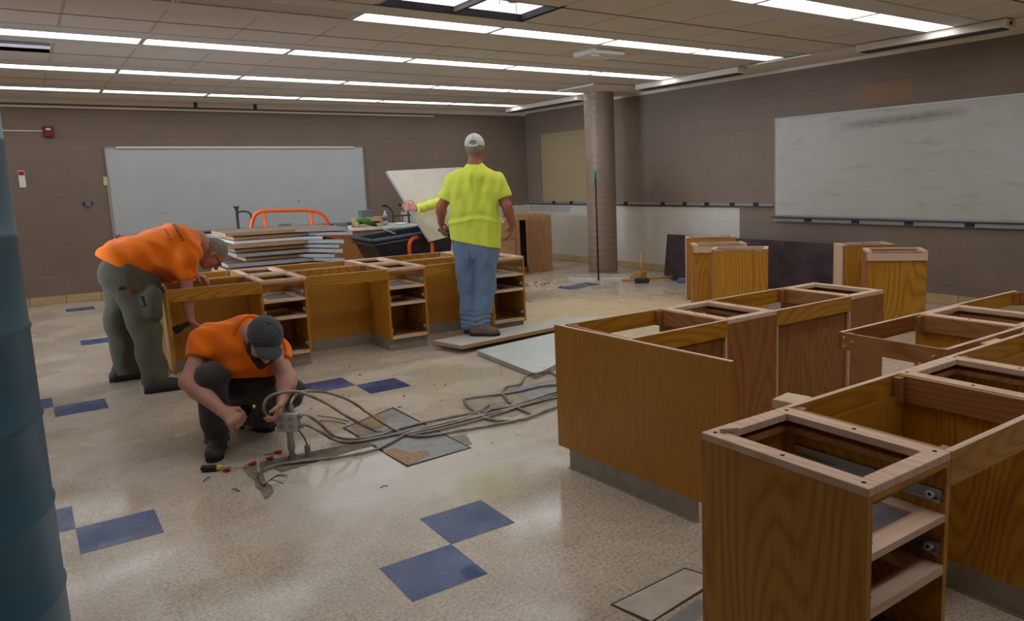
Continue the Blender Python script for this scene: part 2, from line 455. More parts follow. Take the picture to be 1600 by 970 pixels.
# fixture bands: sheet with slots, lens recessed
LENS_X = [1.02+1.22*k for k in range(-3, 6)]     # joints
LW = 0.135
lensm = bpy.data.materials.new('lit_diffuser'); lensm.use_nodes = True
_t = lensm.node_tree; _t.nodes.remove(_t.nodes['Principled BSDF'])
_e = _t.nodes.new('ShaderNodeEmission'); _e.inputs[0].default_value = (0.93, 0.96, 1.0, 1); _e.inputs[1].default_value = LENS_STRENGTH
_t.links.new(_e.outputs[0], _t.nodes['Material Output'].inputs[0])
offm = plain('unlit_diffuser', srgb(190, 182, 168), 0.5, vary=0.04)
bm_ = MB()
for yc in ROWS:
    hx1 = XE if yc < 11 else XE
    # sloped wings from the ceiling plane down a touch to the slot
    for sgn in (-1, 1):
        ya, yb = yc+sgn*HW, yc+sgn*(LW+.012)
        lo_, hi_ = min(ya, yb), max(ya, yb)
        bm_.box(XL, 7.16, lo_, hi_, ZC-.004, ZC+.012)
    bm_.box(7.12+.0, 7.16, yc-HW, yc+HW, ZC-.004, ZC+.012)
struct('trim_2', bm_, band)
GL = 'recessed ceiling lights in long rows'
first = True
rowname = {4: 'row nearest overhead', 5: 'second row', 6: 'third row', 7: 'row nearest the back wall', 3: 'row at top right', 2: 'row out over the near cabinets', 1: 'row', 0: 'row'}
def fixture(x0, x1, yc, lit, label, group=GL):
    t = empty('ceiling_light', (x0, yc, ZC), 0, label, 'ceiling light', group)
    L_ = x1-x0
    m = MB()
    m.box(.004, .02, -LW-.01, LW+.01, -.006, .05); m.box(L_-.02, L_-.004, -LW-.01, LW+.01, -.006, .05)
    m.box(.004, L_-.004, -LW-.012, -LW, -.006, .05); m.box(.004, L_-.004, LW, LW+.012, -.006, .05)
    m.build('frame', band, t)
    MB().box(.02, L_-.02, -LW, LW, .004, .012).build('diffuser', lensm if lit else offm, t)
    return t
pos_words = ['at the left end of', 'first from the left in', 'second from the left in', 'third from the left in', 'middle of', 'third from the right in', 'second from the right in', 'at the right end of']
n_fix = len(LENS_X)-1
for ri, yc in enumerate(ROWS):
    if ri == 0: continue
    for k in range(n_fix):
        x0, x1 = LENS_X[k], LENS_X[k+1]
        if ri == 2 and x0 < 0.0: continue
        if ri == 1 and x0 < 1.0: continue
        lit = True
        if ri == 4 and k < 4: lit = (k < 3 and False)
        right = n_fix-1-k
        who = ['right end light', 'light next to the right end', 'third light from the right', 'fourth light from the right', 'fifth light from the right', 'sixth light from the right', 'seventh light from the right', 'eighth light from the right'][right]
        rn = {1: 'the row over the camera', 2: 'the row over the near cabinets', 3: 'the top right row', 4: 'the row by the open tiles', 5: 'the row behind the ceiling plate', 6: 'the row ending at the brown column', 7: 'the row nearest the back wall'}[ri]
        fixture(x0, x1, yc, lit, ('lit white ' if lit else 'unlit recessed ')+who+' in '+rn)
# unlit housing shows a rounded baffle
# plaster soffits round the tile field
sm = MB()
sm.box(XE, XR, YF, YB, ZC-.004, ZC+.02)
sm.box(XL, XE, YE, YB, ZC-.012, ZC+.02)
struct('trim_3', sm, MT['soffit'])
struct('trim_4', MB().box(XL, XR, YB-.02, YB, 2.66, ZC-.012), MT['soffit'])
struct('trim_5', MB().box(6.45, XE, 8.42, 9.28, ZC-.03, ZC-.006), MT['soffit'])
struct('trim_6', MB().box(XR-.02, XR, YF, YB-.02, 2.70, ZC-.004), MT['soffit'])
# concrete deck above the open tiles and the void's sides
deckm = plain('deck_white', srgb(216, 208, 222), 0.8, vary=0.05)
struct('trim_7', MB().box(XL-.2, XR+.2, YF-.2, YB+.2, 3.3, 3.4), deckm)
dk = plain('void_dark', srgb(58, 58, 60), 0.7)
vm = MB()
vm.box(2.22, 3.48, 5.438, 5.50, ZC-.0, ZC+.05); vm.box(3.445, 3.48, 4.84, 5.5, ZC+.0, ZC+.05)
vm.box(-1.2, .9, 7.4, 9.3, ZC+.16, ZC+.5)  # dark box added above the left hole to keep the opening dark
struct('trim_8', vm, dk)
# unseen fill light added above the tiles to brighten the deck over the hole
pl = bpy.data.lights.new('plenum_fill', 'POINT'); pl.energy = 110; pl.shadow_soft_size = 0.12; pl.color = (0.92, 0.9, 1.0)
po = bpy.data.objects.new('plenum_fill', pl); COL.objects.link(po); po.location = (3.5, 6.6, 2.95)
# T-bar across the hole, hanger wires, sprinkler
tb = empty('ceiling_hanger', (2.85, 5.15, ZC), 0, 'slotted metal runner crossing the open ceiling tiles', 'ceiling runner')
m = MB(); m.box(-.012, .012, -.3, .3, 0, .006); m.box(-.003, .003, -.3, .3, 0, .05); m.build('runner', MT['greybox'], tb)
for (x, y) in ((2.6, 5.2), (3.05, 5.1), (3.32, 5.3), (2.4, 5.3)):
    o = MB().tube([(x, y, ZC+.02), (x, y, 3.3)], .003, 6).build('hanger_wire', MT['steel'])
    tag(o, 'thin steel wire hanging inside the open ceiling hole', 'wire', 'hanger wires in the open ceiling hole')
o = MB().lathe([(.03, .0), (.035, .01), (.012, .03), (.012, .5)], (3.2, 5.16, 2.8), 16).build('ceiling_sprinkler', MT['white'], smooth=True)
tag(o, 'small white sprinkler drop seen in the open ceiling hole', 'sprinkler')
# projector mounting plate
t = empty('ceiling_plate', (4.95, 6.36, ZC-.05), rad(0), 'small square beige plate hanging under the ceiling tiles', 'ceiling plate')
MB().box(-.19, .19, -.19, .19, 0, .05, .006).build('plate', MT['white'], t)
MB().lathe([(.035, -.02), (.045, -.01), (.045, .0)], (-.12, -.1, 0), 16).build('lens', MT['paper'], t, smooth=True)
MB().box(.03, .09, -.06, -.05, -.002, .001).build('slot', MT['hole'], t)
# long boxes under the soffit edge by the right wall
for i, (ya, yb, lab) in enumerate(((3.34, 4.85, 'long white box under the ceiling edge above the right whiteboard'), (6.45, 8.35, 'long white box under the ceiling edge right of the brown column'), (9.75, 11.9, 'long white box under the ceiling edge in the far right corner'))):
    t = empty('ceiling_box', (7.13, ya, ZC-.075), 0, lab, 'ceiling box', 'long white boxes along the ceiling edge')
    MB().box(0, .17, 0, yb-ya, 0, .07, .003).build('housing', MT['soffit'], t)
    MB().box(.02, .15, 0.05, yb-ya-.05, -.012, 0).build('slot', dk, t)
    if i == 0: MB().box(.06, .1, -.004, 0, .02, .05).build('hook', MT['hole'], t)

# ------------------------------------------------------------------ columns
def column(name, cx, cy, R_, mat, rings, label, seam=0.0028, z1=ZC):
    prof = [(R_, 0)]
    z = rings
    while z < z1-.02:
        prof += [(R_, z-.006), (R_+seam, z), (R_, z+.006)]; z += rings
    prof.append((R_, z1))
    o = MB().lathe(prof, (0, 0, 0), 96).build(name, mat, loc=(cx, cy, 0))
    for p in o.data.polygons: p.use_smooth = len(p.vertices) == 4
    return o
brownp = plain('brown_column_paint', srgb(146, 124, 106), 0.42, vary=0.06, scale=4, bump=0.1)
tealp = plain('teal_column_paint', srgb(50, 98, 120), 0.38, vary=0.1, scale=3, bump=0.06)
c1 = column('column', 7.12, 9.18, 0.222, brownp, 0.10, '', 0.0016)
tag(c1, 'round brown painted concrete column from floor to ceiling', 'column', kind='structure')
# teal column, close on the left: right silhouette runs through azimuth -0.1 deg
c2 = column('column', -0.262, 1.62, 0.258, tealp, 0.155, '', 0.003)
tag(c2, 'round teal painted column close at the left edge', 'column', kind='structure')
# base collar on brown column
struct('trim_9', MB().lathe([(.226, 0), (.226, .05), (.222, .052)], (7.12, 9.18, 0), 64), plain('column_foot', srgb(176, 150, 120), 0.6))

# ================================================================== CABINETS
H = 0.735
T_ = 0.019
def screw_heads(mb, pts, r=.006):
    for (x, y, z) in pts: mb.lathe([(r, 0), (r, .0012)], (x, y, z), 10)

def pedestal(name, x, y, w, d, rz, label, group, front_y=-1, dust=True, kick='both', shelves=((.551, .57), (.405, .43)), marks=None, slides=True, tone='oak'):
    """drawer pedestal. local frame: x 0..w, y 0..d with the open front at y=0; placed with its front-left corner at (x, y)"""
    t = empty(name, (x, y, 0), rz, label, 'cabinet', group)
    zb = .10
    for i, sx in enumerate((0, w-T_)):
        MB().box(sx, sx+T_, .0, d-.0, zb, H-.022).build('side_panel', MT[tone+'_z'], t)
    MB().box(T_, w-T_, d-T_, d, zb, H-.022).build('back_panel', MT[tone+'_z'] if tone != 'brn' else MT['brn_z'], t)
    # top frame: flat rails of bare wood with an inner ledge
    fw = .052
    m = MB()
    m.box(0, fw, 0, d, H-.022, H, .0015); m.box(w-fw, w, 0, d, H-.022, H, .0015)
    m.box(fw, w-fw, 0, fw, H-.022, H, .0015); m.box(fw, w-fw, d-fw, d, H-.022, H, .0015)
    screw_heads(m, [])
    tf = m.build('top_frame', MT['raw_y'], t)
    m = MB()
    for (a, b) in ((.026, .03), (w-.026, .03), (.026, d/2), (w-.026, d/2), (.026, d-.03), (w-.026, d-.03)):
        m.lathe([(.0065, 0), (.0065, .0006)], (a, b, H), 12)
    m.build('screw_hole', MT['hole'], tf)
    m = MB(); q = .046
    m.box(T_, q, T_, d-T_, H-.058, H-.040); m.box(w-q, w-T_, T_, d-T_, H-.058, H-.040)
    m.box(q, w-q, T_, q, H-.058, H-.040); m.box(q, w-q, d-q, d-T_, H-.058, H-.040)
    m.build('inner_ledge', MT['inn_x'], t)
    # front rails
    MB().box(T_+.0005, w-T_-.0005, -.0005, .02, H-.036, H-.0225).build('front_rail', MT['oak_x'], t)
    for i, (z0, z1) in enumerate(shelves):
        m = MB()
        m.box(T_, w-T_, 0, .06, z0, z1); m.box(T_, .07, .06, d-T_, z0, z1); m.box(w-.07, w-T_, .06, d-T_, z0, z1); m.box(.07, w-.07, d-.08, d-T_, z0, z1)
        sh = m.build('shelf_frame', MT['raw_x'] if tone == 'oak' else MT['inn_x'], t)
        if dust and i == 0:
            MB().box(.06, w-.06, .05, d-.05, z0+.004, z0+.009).build('dust_panel', MT['dust'], t)
        m = MB(); m.lathe([(.008, 0), (.008, .0008)], (w-.05, .16, z1), 12); m.build('screw_hole', MT['hole'], sh)
    m = MB(); m.box(T_, w-T_, 0, .05, zb+.008, zb+.034); m.build('bottom_rail', MT['raw_x'], t)
    m = MB(); m.box(T_, w-T_, .05, d-T_, zb+.0, zb+.008); m.build('bottom_panel', MT['inn_y'], t)
    if slides:
        for zc in (.60, .455, .17):
            for sgn, sx in ((1, T_), (-1, w-T_)):
                m = MB(); a, b = sorted((sx, sx+sgn*.012))
                m.box(a, b, .01, d-.06, zc, zc+.008); m.box(a, b, .01, d-.06, zc+.03, zc+.036)
                a2, b2 = sorted((sx, sx+sgn*.003)); m.box(a2, b2, .01, d-.06, zc, zc+.036)
                sl = m.build('drawer_slide', MT['steel'], t)
                R90 = Matrix.Rotation(rad(90), 3, 'Y')
                m = MB(); m.tube([(sx+sgn*.003, .035, zc+.019), (sx+sgn*.017, .035, zc+.019)], .011, 14)
                m.build('slide_roller', MT['paper'], sl)
                m = MB(); m.tube([(sx+sgn*.0165, .035, zc+.019), (sx+sgn*.0185, .035, zc+.019)], .005, 10); m.build('roller_pin', MT['dark'], sl)
    if kick:
        m = MB(); m.box(.0, w, .055, d-.005, 0, zb); m.build('toe_kick', MT['vinyl'], t)
        m = MB(); m.box(-.005, w+.005, .048, d, 0.0, .006); m.build('kick_lip', MT['vinyl'], t)
    if marks:
        cu = bpy.data.curves.new('pencil_mark', 'FONT'); cu.body = marks[0]; cu.size = .03; cu.extrude = .0003; cu.shear = .4
        o = bpy.data.objects.new('tmp', cu); COL.objects.link(o)
        bpy.context.view_layer.update()
        me = bpy.data.meshes.new_from_object(o.evaluated_get(bpy.context.evaluated_depsgraph_get()))
        me.transform(Matrix.Rotation(rad(20), 4, 'Z'))
        bpy.data.objects.remove(o); 
        for z in marks[1]:
            mo = bpy.data.objects.new('pencil_mark', me); COL.objects.link(mo); mo.parent = t; mo.location = (.045, .02, z+.0006)
        me.materials.append(MT['pencil'])
    return t

G2 = 'units of the bench with the big oak end panel'
def knee(name, x, y, w, d, rz, label, group, back=True, back_at='back', tone='oak', rail=.095, front=True, kick=True, cross=False):
    """open knee-space frame between pedestals: front rail y=0, back rail y=d"""
    t = empty(name, (x, y, 0), rz, label, 'cabinet frame', group)
    tw = .019
    if front:
        MB().box(0, w, 0, tw, H-rail, H-.002).build('front_rail', MT[tone+'_x'], t)
    MB().box(0, w, d-tw, d, H-rail, H-.002).build('back_rail', MT['oak_x' if tone == 'oak' else 'inn_x'], t)
    # bare wood top edges of the rails
    MB().box(0, w, 0, tw, H-.002, H).build('rail_edge', MT['raw_x'], t); MB().box(0, w, d-tw, d, H-.002, H).build('rail_edge', MT['raw_x'], t)
    for sx in (0, w-tw):
        MB().box(sx, sx+tw, tw, d-tw, H-rail, H-.003).build('side_cleat', MT['inn_y'], t)
    for (cx_, cy_) in ((tw, tw), (w-tw-.03, tw), (tw, d-tw-.03), (w-tw-.03, d-tw-.03)):
        MB().box(cx_, cx_+.03, cy_, cy_+.03, H-rail, H-.006).build('corner_block', MT['inn_z'], t)
    if back:
        yb0 = d-tw-.016 if back_at == 'back' else .03
        MB().box(.0, w, yb0, yb0+.014, .10, H-rail+(.02 if back_at == 'back' else 0)).build('back_panel', MT['brn_z' if group == G2 else 'oakp_z'], t)
        if group == G2:
            for sx in (0, w-.013): MB().box(sx, sx+.013, d-tw, d-.001, .10, H-rail).build('stile', MT['raw_z'], t)
        MB().box(.0, w, yb0-.004 if back_at == 'back' else yb0+.0, yb0+.016, .0, .10).build('toe_kick', MT['vinyl'], t)
    return t

# ---- middle double run (men behind / in front of it) -----------------------------
MG = 'units of the double bench in the middle of the room'
MR = rad(-1.6)
def mloc(sx, sy):
    """point along the middle bench (sx from its left front corner, sy deep)"""
    return (0.815+sx*math.cos(MR)-sy*math.sin(MR), 6.36+sx*math.sin(MR)+sy*math.cos(MR))
segs = [(0.02, .64, 'k'), (.66, .36, 'p'), (1.02, .68, 'k'), (1.70, .36, 'p'), (2.06, .66, 'k'), (2.72, .36, 'p')]
DM = .54
mid_labels = {('f', 0): 'oak knee space at the left end of the middle bench, with an arm reaching in',
 ('f', 1): 'drawerless oak pedestal behind the crouching worker in the middle bench',
 ('f', 2): 'wide oak knee space with closed back panel in the middle of the middle bench',
 ('f', 3): 'drawerless oak pedestal left of the man in jeans in the middle bench',
 ('f', 4): 'oak knee space right behind the jeans of the standing man',
 ('f', 5): 'drawerless oak pedestal at the right end of the middle bench',
 ('b', 0): 'rear row knee frame under the head of the bending worker',
 ('b', 1): 'rear row pedestal top with small opening next to the stacked boards',
 ('b', 2): 'long rear row frame running in front of the stacked boards',
 ('b', 3): 'rear row pedestal top in front of the black hopper',
 ('b', 4): 'rear row frame ending behind the standing man',
 ('b', 5): 'rear row pedestal hidden at the right end of the middle bench'}
for i, (sx, w, t) in enumerate(segs):
    x, y = mloc(sx, 0)
    if t == 'p': pedestal('drawer_cabinet', x, y, w, DM, MR, mid_labels[('f', i)], MG)
    else: knee('knee_space_frame', x, y, w, DM, MR, mid_labels[('f', i)], MG)
# left end panel
t = empty('end_panel', (*mloc(0, 0), 0), MR, 'narrow oak end panel at the left end of the middle bench', 'end panel')
MB().box(0, .019, 0, 1.14, .09, H-.002).build('panel', MT['oak_z'], t)
MB().box(0, .019, 0, 1.14, H-.002, H).build('top_edge', MT['raw_y'], t)
for i, (sx, w, t) in enumerate(segs):
    # rear row faces the other way
    x, y = mloc(sx+w, 1.14)
    if t == 'p': pedestal('drawer_cabinet', x, y, w, DM, MR+math.pi, mid_labels[('b', i)], MG, slides=False)
    else: knee('knee_space_frame', x, y, w, DM, MR+math.pi, mid_labels[('b', i)], MG)

# ---- run behind the big end panel (right of the photo's middle) ------------------
G2 = 'units of the bench with the big oak end panel'
t = empty('end_panel', (2.115, 3.145, 0), rad(3.0), 'big flat golden oak end panel standing at the bench corner above a grey kick', 'end panel')
MB().box(0, .019, -1.14, 0, .10, H-.004).build('panel', MT['oakp_z'], t)
MB().box(0, .019, -1.14, 0, H-.004, H).build('top_edge', MT['raw_y'], t)
MB().box(.001, .017, -.95, -.09, 0, .10).build('toe_kick', MT['vinyl'], t)
MB().box(-.006, .018, -.955, -.085, 0, .006).build('kick_lip', MT['vinyl'], t)
Y2 = 3.115
def run2(x, w, kind, label):
    if kind == 'p': return pedestal('drawer_cabinet', x+w, Y2, w, .51, math.pi, label, G2, tone='brn')
    return knee('knee_space_frame', x+w, Y2, w, .51, math.pi, label, G2, tone='oak', rail=.085)
run2(2.165, .635, 'k', 'oak knee frame right behind the big end panel, floor showing through it')
run2(2.80, .38, 'p', 'brown oak cabinet back beside the big end panel, first square opening')
run2(3.18, .66, 'k', 'oak knee frame with recessed brown back between two cabinet backs')
run2(3.84, .335, 'p', 'brown oak cabinet at the far right end of the end panel bench')

# ---- near run at lower right ------------------------------------------------------
G3 = 'units of the near bench at the lower right'
pedestal('drawer_cabinet', 1.495, .958, .365, .535, 0, 'large near oak cabinet with open drawer slots in the lower right corner', G3, marks=('44', (.57, .43)))
knee('knee_space_frame', 1.862, .958, .615, .535, 0, 'near oak knee frame right of the large near cabinet', G3)
pedestal('drawer_cabinet', 2.478, .958, .385, .535, 0, 'near oak cabinet top at the right edge with dark square opening', G3)
knee('knee_space_frame', 2.864, .958, .70, .535, 0, 'near oak frame leaving the picture at the right edge', G3)
# splinter of torn edge on the near cabinet corner
o = MB().box(-.004, .05, -.004, .004, -.006, .004, 0, Matrix.Rotation(rad(-30), 3, 'Z')).build('splinter', MT['raw_x'], loc=(1.53, 1.44, H+.008))
tag(o, 'pale wood splinter lifting off the near cabinet corner', 'splinter')

# ---- second run behind it -----------------------------------------------------------
G4 = 'units of the bench behind the near bench'
knee('knee_space_frame', 3.585, 2.055, .645, .51, math.pi, 'open wooden frame with nails jutting out at the left end of the rear bench', G4, back=False, tone='brn', rail=.08)
pedestal('drawer_cabinet', 3.965, 2.055, .38, .51, math.pi, 'oak cabinet top with dark opening behind the near bench', G4)
knee('knee_space_frame', 4.63, 2.055, .665, .51, math.pi, 'oak frame leaving the picture behind the near bench', G4, back=False, rail=.08)
# nails in the jutting frame
mm = MB()
for (yy, zz) in ((1.60, .70), (1.60, .655), (1.66, .66), (2.02, .715), (2.02, .675), (1.98, .70)):
    mm.tube([(2.94, yy, zz), (2.925, yy, zz)], .004, 8)
o = mm.build('nail', MT['raw_x']); tag(o, 'pale dowel stubs poking out of the jutting frame end', 'nails', kind='stuff')
# loose blocks of wood
def block(x, y, z, w, d, h, rz, label):
    o = MB().box(-w/2, w/2, -d/2, d/2, 0, h, .002).build('wood_block', plain('pale_pine', srgb(222, 192, 148), 0.7, vary=.06), loc=(x, y, z), rz=rz)
    return tag(o, label, 'wood block', 'loose pale wood blocks between the benches')
block(1.965, 1.545, H-.035, .10, .09, .03, rad(10), 'pale wood block beside the near cabinet corner')
block(3.27, 1.525, H-.035, .13, .06, .022, rad(8), 'pale wood strip between the near and rear bench at right')

# ---- loose pedestals by the right wall ---------------------------------------------
GL_ = 'loose oak cabinets set down by the right wall'
def loose(x, y, w, d, ang, label, style):
    t = empty('loose_cabinet', (x, y, 0), ang, label, 'cabinet', GL_)
    if style == 'side':     # big veneer face towards us
        MB().box(0, w, 0, .016, .02, H-.002).build('side_panel', MT['oak_z'], t)
    else:
        MB().box(0, w, 0, .02, H-.085, H-.002).build('front_rail', MT['raw_x'], t)
        MB().box(.0, .05, -.002, .022, H-.085, H-.002).build('rail_block', MT['raw_z'], t)
        MB().box(w-.05, w, -.002, .022, H-.085, H-.002).build('rail_block', MT['raw_z'], t)
        MB().box(0.01, w, .022, .038, .02, H-.085).build('side_panel', MT['oak_z'], t)
    MB().box(0, w, d-.016, d, .02, H-.002).build('side_panel', MT['oak_z'], t)
    MB().box(0, .018, .0 if style == 'side' else .04, d-.016, .02, H-.02).build('face_frame', MT['inn_z'] if style != 'side' else MT['raw_z'], t)
    MB().box(w-.016, w, .016 if style == 'side' else .04, d-.016, .02, H-.02).build('back_panel', MT['inn_z'], t)
    m = MB(); e = .045
    m.box(0, e, 0, d, H-.02, H+.0); m.box(w-e, w, 0, d, H-.02, H); m.box(e, w-e, 0, e*.6, H-.02, H); m.box(e, w-e, d-e*.6, d, H-.02, H)
    m.build('top_frame', MT['raw_x'], t)
    MB().box(.03, w-.03, .03, d-.03, 0, .02).build('base_board', MT['mdf'], t)
    return t
loose(5.43, 5.26, .54, .30, rad(-51), 'front golden oak cabinet with bold grain, nearest of the left wall group', 'side')
loose(5.665, 5.745, .56, .30, rad(-38), 'oak cabinet with a bare top rail, middle of the left wall group', 'rail')
loose(6.26, 6.47, .58, .32, rad(-42), 'oak cabinet rearmost of the left wall group, beside the black slab', 'side')
loose(6.086, 3.975, .51, .36, rad(-50), 'golden oak cabinet with bare top rail, front of the right wall pair', 'rail')
loose(6.43, 4.46, .50, .32, rad(-38), 'oak cabinet behind the bare railed one in the right wall pair', 'side')

# ---- black slab leaning on the right wall --------------------------------------------
o = MB().box(-.0, .032, 5.08, 8.33, 0, .61).build('worktop_slab', MT['blackslab'], loc=(7.60, 0, .006))
o.rotation_euler = (0, rad(7), 0)
tag(o, 'long black worktop slab leaning on edge against the right wall', 'worktop')

# ---- brown cabinets in the far right corner --------------------------------------------
fw_ = wood('reddish_oak_z', srgb(172, 130, 88), srgb(148, 106, 66), 'z', .5, 3)
fwx = wood('reddish_oak_x', srgb(182, 140, 96), srgb(158, 114, 72), 'x', .5, 3)
t = empty('tall_base_cabinet', (6.22, 10.27, 0), rad(-14), 'brown wooden cabinet with open front beside the white block wall', 'cabinet', 'brown cabinets in the far corner')
w, d, h = .62, .62, .895
MB().box(w-.02, w, 0, d, .0, h).build('side_panel', fw_, t)
MB().box(0, .02, 0, d, .0, h).build('side_panel', fw_, t)
MB().box(.02, w-.02, d-.02, d, .0, h).build('back_panel', MT['dust'], t)
MB().box(-.0, w, 0, d, h, h+.02).build('top_panel', fwx, t)
MB().box(.21, w, -.003, .018, .0, h).build('front_panel', fw_, t); MB().box(.19, .225, -.006, -.003, .1, h).build('face_stile', fwx, t)
MB().box(.02, w-.02, .0, .018, h-.05, h-.002).build('face_rail', fwx, t)
MB().box(.02, .21, .06, .078, 0, .1).build('toe_kick', MT['inn_x'], t)
t = empty('base_cabinet', (5.28, 10.12, 0), rad(-8), 'brown wooden cabinet with a door, half hidden by the standing man', 'cabinet', 'brown cabinets in the far corner')
w, d, h = .88, .6, .86
m = MB(); m.box(0, .02, 0, d, 0, h); m.box(w-.02, w, 0, d, 0, h); m.box(.02, w-.02, d-.02, d, 0, h); m.build('body', fw_, t)
MB().box(0, w, -.0, d, h, h+.02).build('top_panel', fwx, t)
MB().box(.02, w-.02, .0, .02, .1, h).build('front_panel', fw_, t)
dr = MB().box(.06, w-.10, -.02, -.001, .12, .56).build('door', fwx, t)
MB().box(.06, w-.10, -.02, -.001, .60, h-.04).build('drawer_front', fwx, t)
MB().box(.02, w-.02, .05, .07, 0, .1).build('toe_kick', MT['inn_x'], t)

# ---- demonstration counter along the back --------------------------------------------
t = empty('demo_counter', (1.95, 10.06, 0), 0, 'long oak counter with a pale worktop behind the stacked boards', 'counter')
w, d, h = 2.62, .85, .86
dw = wood('counter_oak', srgb(158, 104, 54), srgb(126, 76, 34), 'z', .5, 3)
MB().box(0, w, 0, .02, 0, h).build('front_panel', dw, t)
MB().box(0, .02, .02, d, 0, h).build('side_panel', dw, t); MB().box(w-.02, w, .02, d, 0, h).build('side_panel', dw, t)
MB().box(.02, w-.02, d-.02, d, 0, h).build('back_panel', dw, t)
MB().box(-.03, w+.02, -.03, d+.03, h, h+.035, .004).build('worktop', plain('pale_worktop', srgb(206, 204, 196), .4), t)
CT = h+.035
# faucet
t = empty('faucet', (2.24, 10.45, CT), 0, 'dark grey gooseneck faucet on the counter left of the orange handle', 'faucet')
MB().lathe([(.035, 0), (.032, .015), (.018, .02), (.016, .30), (.024, .31), (.024, .335)], (0, 0, 0), 16).build('stem', MT['iron'], t, smooth=True)
MB().tube(rounded([(0, 0, .27), (.06, 0, .29), (.16, 0, .27), (.17, 0, .18)], .07), .012, 10).build('spout', MT['iron'], t, smooth=True)
MB().tube([(-.035, 0, .345), (.03, 0, .345)], .010, 8).build('handle', MT['iron'], t, smooth=True)
# crates, boxes, bottle, plate on the counter
t = empty('wooden_crate', (3.70, 10.18, CT), rad(3), 'small open wooden crate on the counter under a grey box', 'crate')
m = MB(); m.box(0, .36, 0, .015, 0, .045); m.box(0, .36, .2, .215, 0, .12); m.box(0, .015, 0, .215, 0, .12); m.box(.345, .36, 0, .215, 0, .12); m.box(0, .36, 0, .215, 0, .01)
m.build('body', MT['cardboard'], t); MB().box(0, .36, 0, .06, .075, .12).build('front_board', MT['cardboard'], t)
MB().box(-.005, .37, -.005, .22, .12, .13).build('lid', MT['cardboard'], t)
o = MB().box(-.085, .085, -.05, .05, 0, .10, .004).build('grey_box', MT['greybox'], loc=(3.86, 10.29, CT+.131)); tag(o, 'grey metal box standing on top of the wooden crate', 'box')
o = MB().box(-.08, .08, -.05, .05, 0, .075, .004).build('grey_box', MT['greybox'], loc=(3.48, 10.25, CT)); tag(o, 'low grey metal box on the counter beside the orange handle', 'box')
o = MB().box(-.07, .07, -.05, .05, 0, .09, .004).build('grey_box', MT['greybox'], loc=(2.86, 10.62, CT)); tag(o, 'grey box seen through the orange handle on the counter', 'box')
clearp = NT('bottle_plastic', .08); clearp.b.inputs['Transmission Weight'].default_value = .75; clearp.b.inputs['Base Color'].default_value = srgb(225, 232, 240); clearp.b.inputs['IOR'].default_value = 1.3
t = empty('water_bottle', (4.16, 10.35, CT), 0, 'clear plastic water bottle with a blue label on the counter', 'bottle')
MB().lathe([(.03, 0), (.034, .01), (.034, .05), (.031, .06), (.034, .07), (.034, .13), (.028, .155), (.013, .175), (.013, .19)], (0, 0, 0), 20).build('body', clearp.m, t, smooth=True)
MB().lathe([(.0345, .07), (.0345, .12)], (0, 0, 0), 20).build('bottle_label', plain('bottle_label_blue', srgb(90, 104, 150), .5), t, smooth=True)
MB().lathe([(.0145, .185), (.0145, .205)], (0, 0, 0), 14).build('cap', MT['paper'], t)
o = MB().lathe([(.05, 0), (.09, .012), (.092, .02), (.06, .024), (.02, .03)], (0, 0, 0), 24).build('paper_plate', MT['paper'], loc=(4.36, 10.3, CT), smooth=True); tag(o, 'white crumpled paper plate beside the water bottle', 'plate')
o = MB().box(-.05, .05, -.03, .03, 0, .012).build('grey_tray', MT['paper'], loc=(3.52, 10.1, CT)); tag(o, 'white paper slip on the counter below the grey box', 'paper')
# hand truck behind the counter
t = empty('hand_truck', (4.66, 11.25, 0), 0, 'grey steel hand truck with black grips behind the counter', 'hand truck')
for dx in (0, .26):
    MB().tube(rounded([(dx-.17, 0, 1.15), (dx-.10, 0, 1.14), (dx-.02, 0, 1.07), (dx+.02, 0, .1)], .06), .013, 10).build('side_rail', MT['iron'], t, smooth=True)
    MB().tube([(dx-.175, 0, 1.152), (dx-.10, 0, 1.138)], .019, 10).build('grip', MT['dark'], t, smooth=True)
MB().tube([(.0, 0, .98), (.28, 0, .98)], .011, 8).build('cross_bar', MT['iron'], t, smooth=True)
MB().tube([(.14, 0, .98), (.14, 0, .12)], .010, 8).build('centre_bar', MT['iron'], t, smooth=True)
MB().box(-.05, .38, -.2, .02, 0, .012).build('toe_plate', MT['iron'], t)
for dx in (.02, .31): MB().tube([(dx-.02, .07, .11), (dx+.02, .07, .11)], .11, 24).build('wheel', MT['dark'], t)

# ---- platform cart and stacked boards -------------------------------------------------
t = empty('platform_cart', (1.75, 7.66, 0), 0, 'flat platform cart with an orange tube handle under the stacked boards', 'cart')
MB().box(0, 1.05, 0, 1.15, .20, .25, .006).build('deck', MT['orange'], t)
for sx in (.1, .95):
    for sy in (.12, 1.03):
        wl = MB().tube([(sx-.02, sy, .08), (sx+.02, sy, .08)], .08, 20).build('wheel', MT['dark'], t)
        MB().box(sx-.03, sx+.03, sy-.03, sy+.03, .15, .20).build('caster_fork', MT['steel'], wl)
hy = 1.22
hb = MB().tube(rounded([(.27, hy, .20), (.27, hy, 1.02), (.34, hy, 1.21), (.50, hy, 1.215), (.90, hy, 1.205), (1.08, hy, 1.16), (1.14, hy, .98), (1.14, hy, .20)], .12), .020, 12).build('handle', MT['orange'], t, smooth=True)
for xx in (.45, .955): MB().tube([(xx-.02, hy, 1.20), (xx+.03, hy, .2)], .017, 10).build('handle_post', MT['orange'], t, smooth=True)
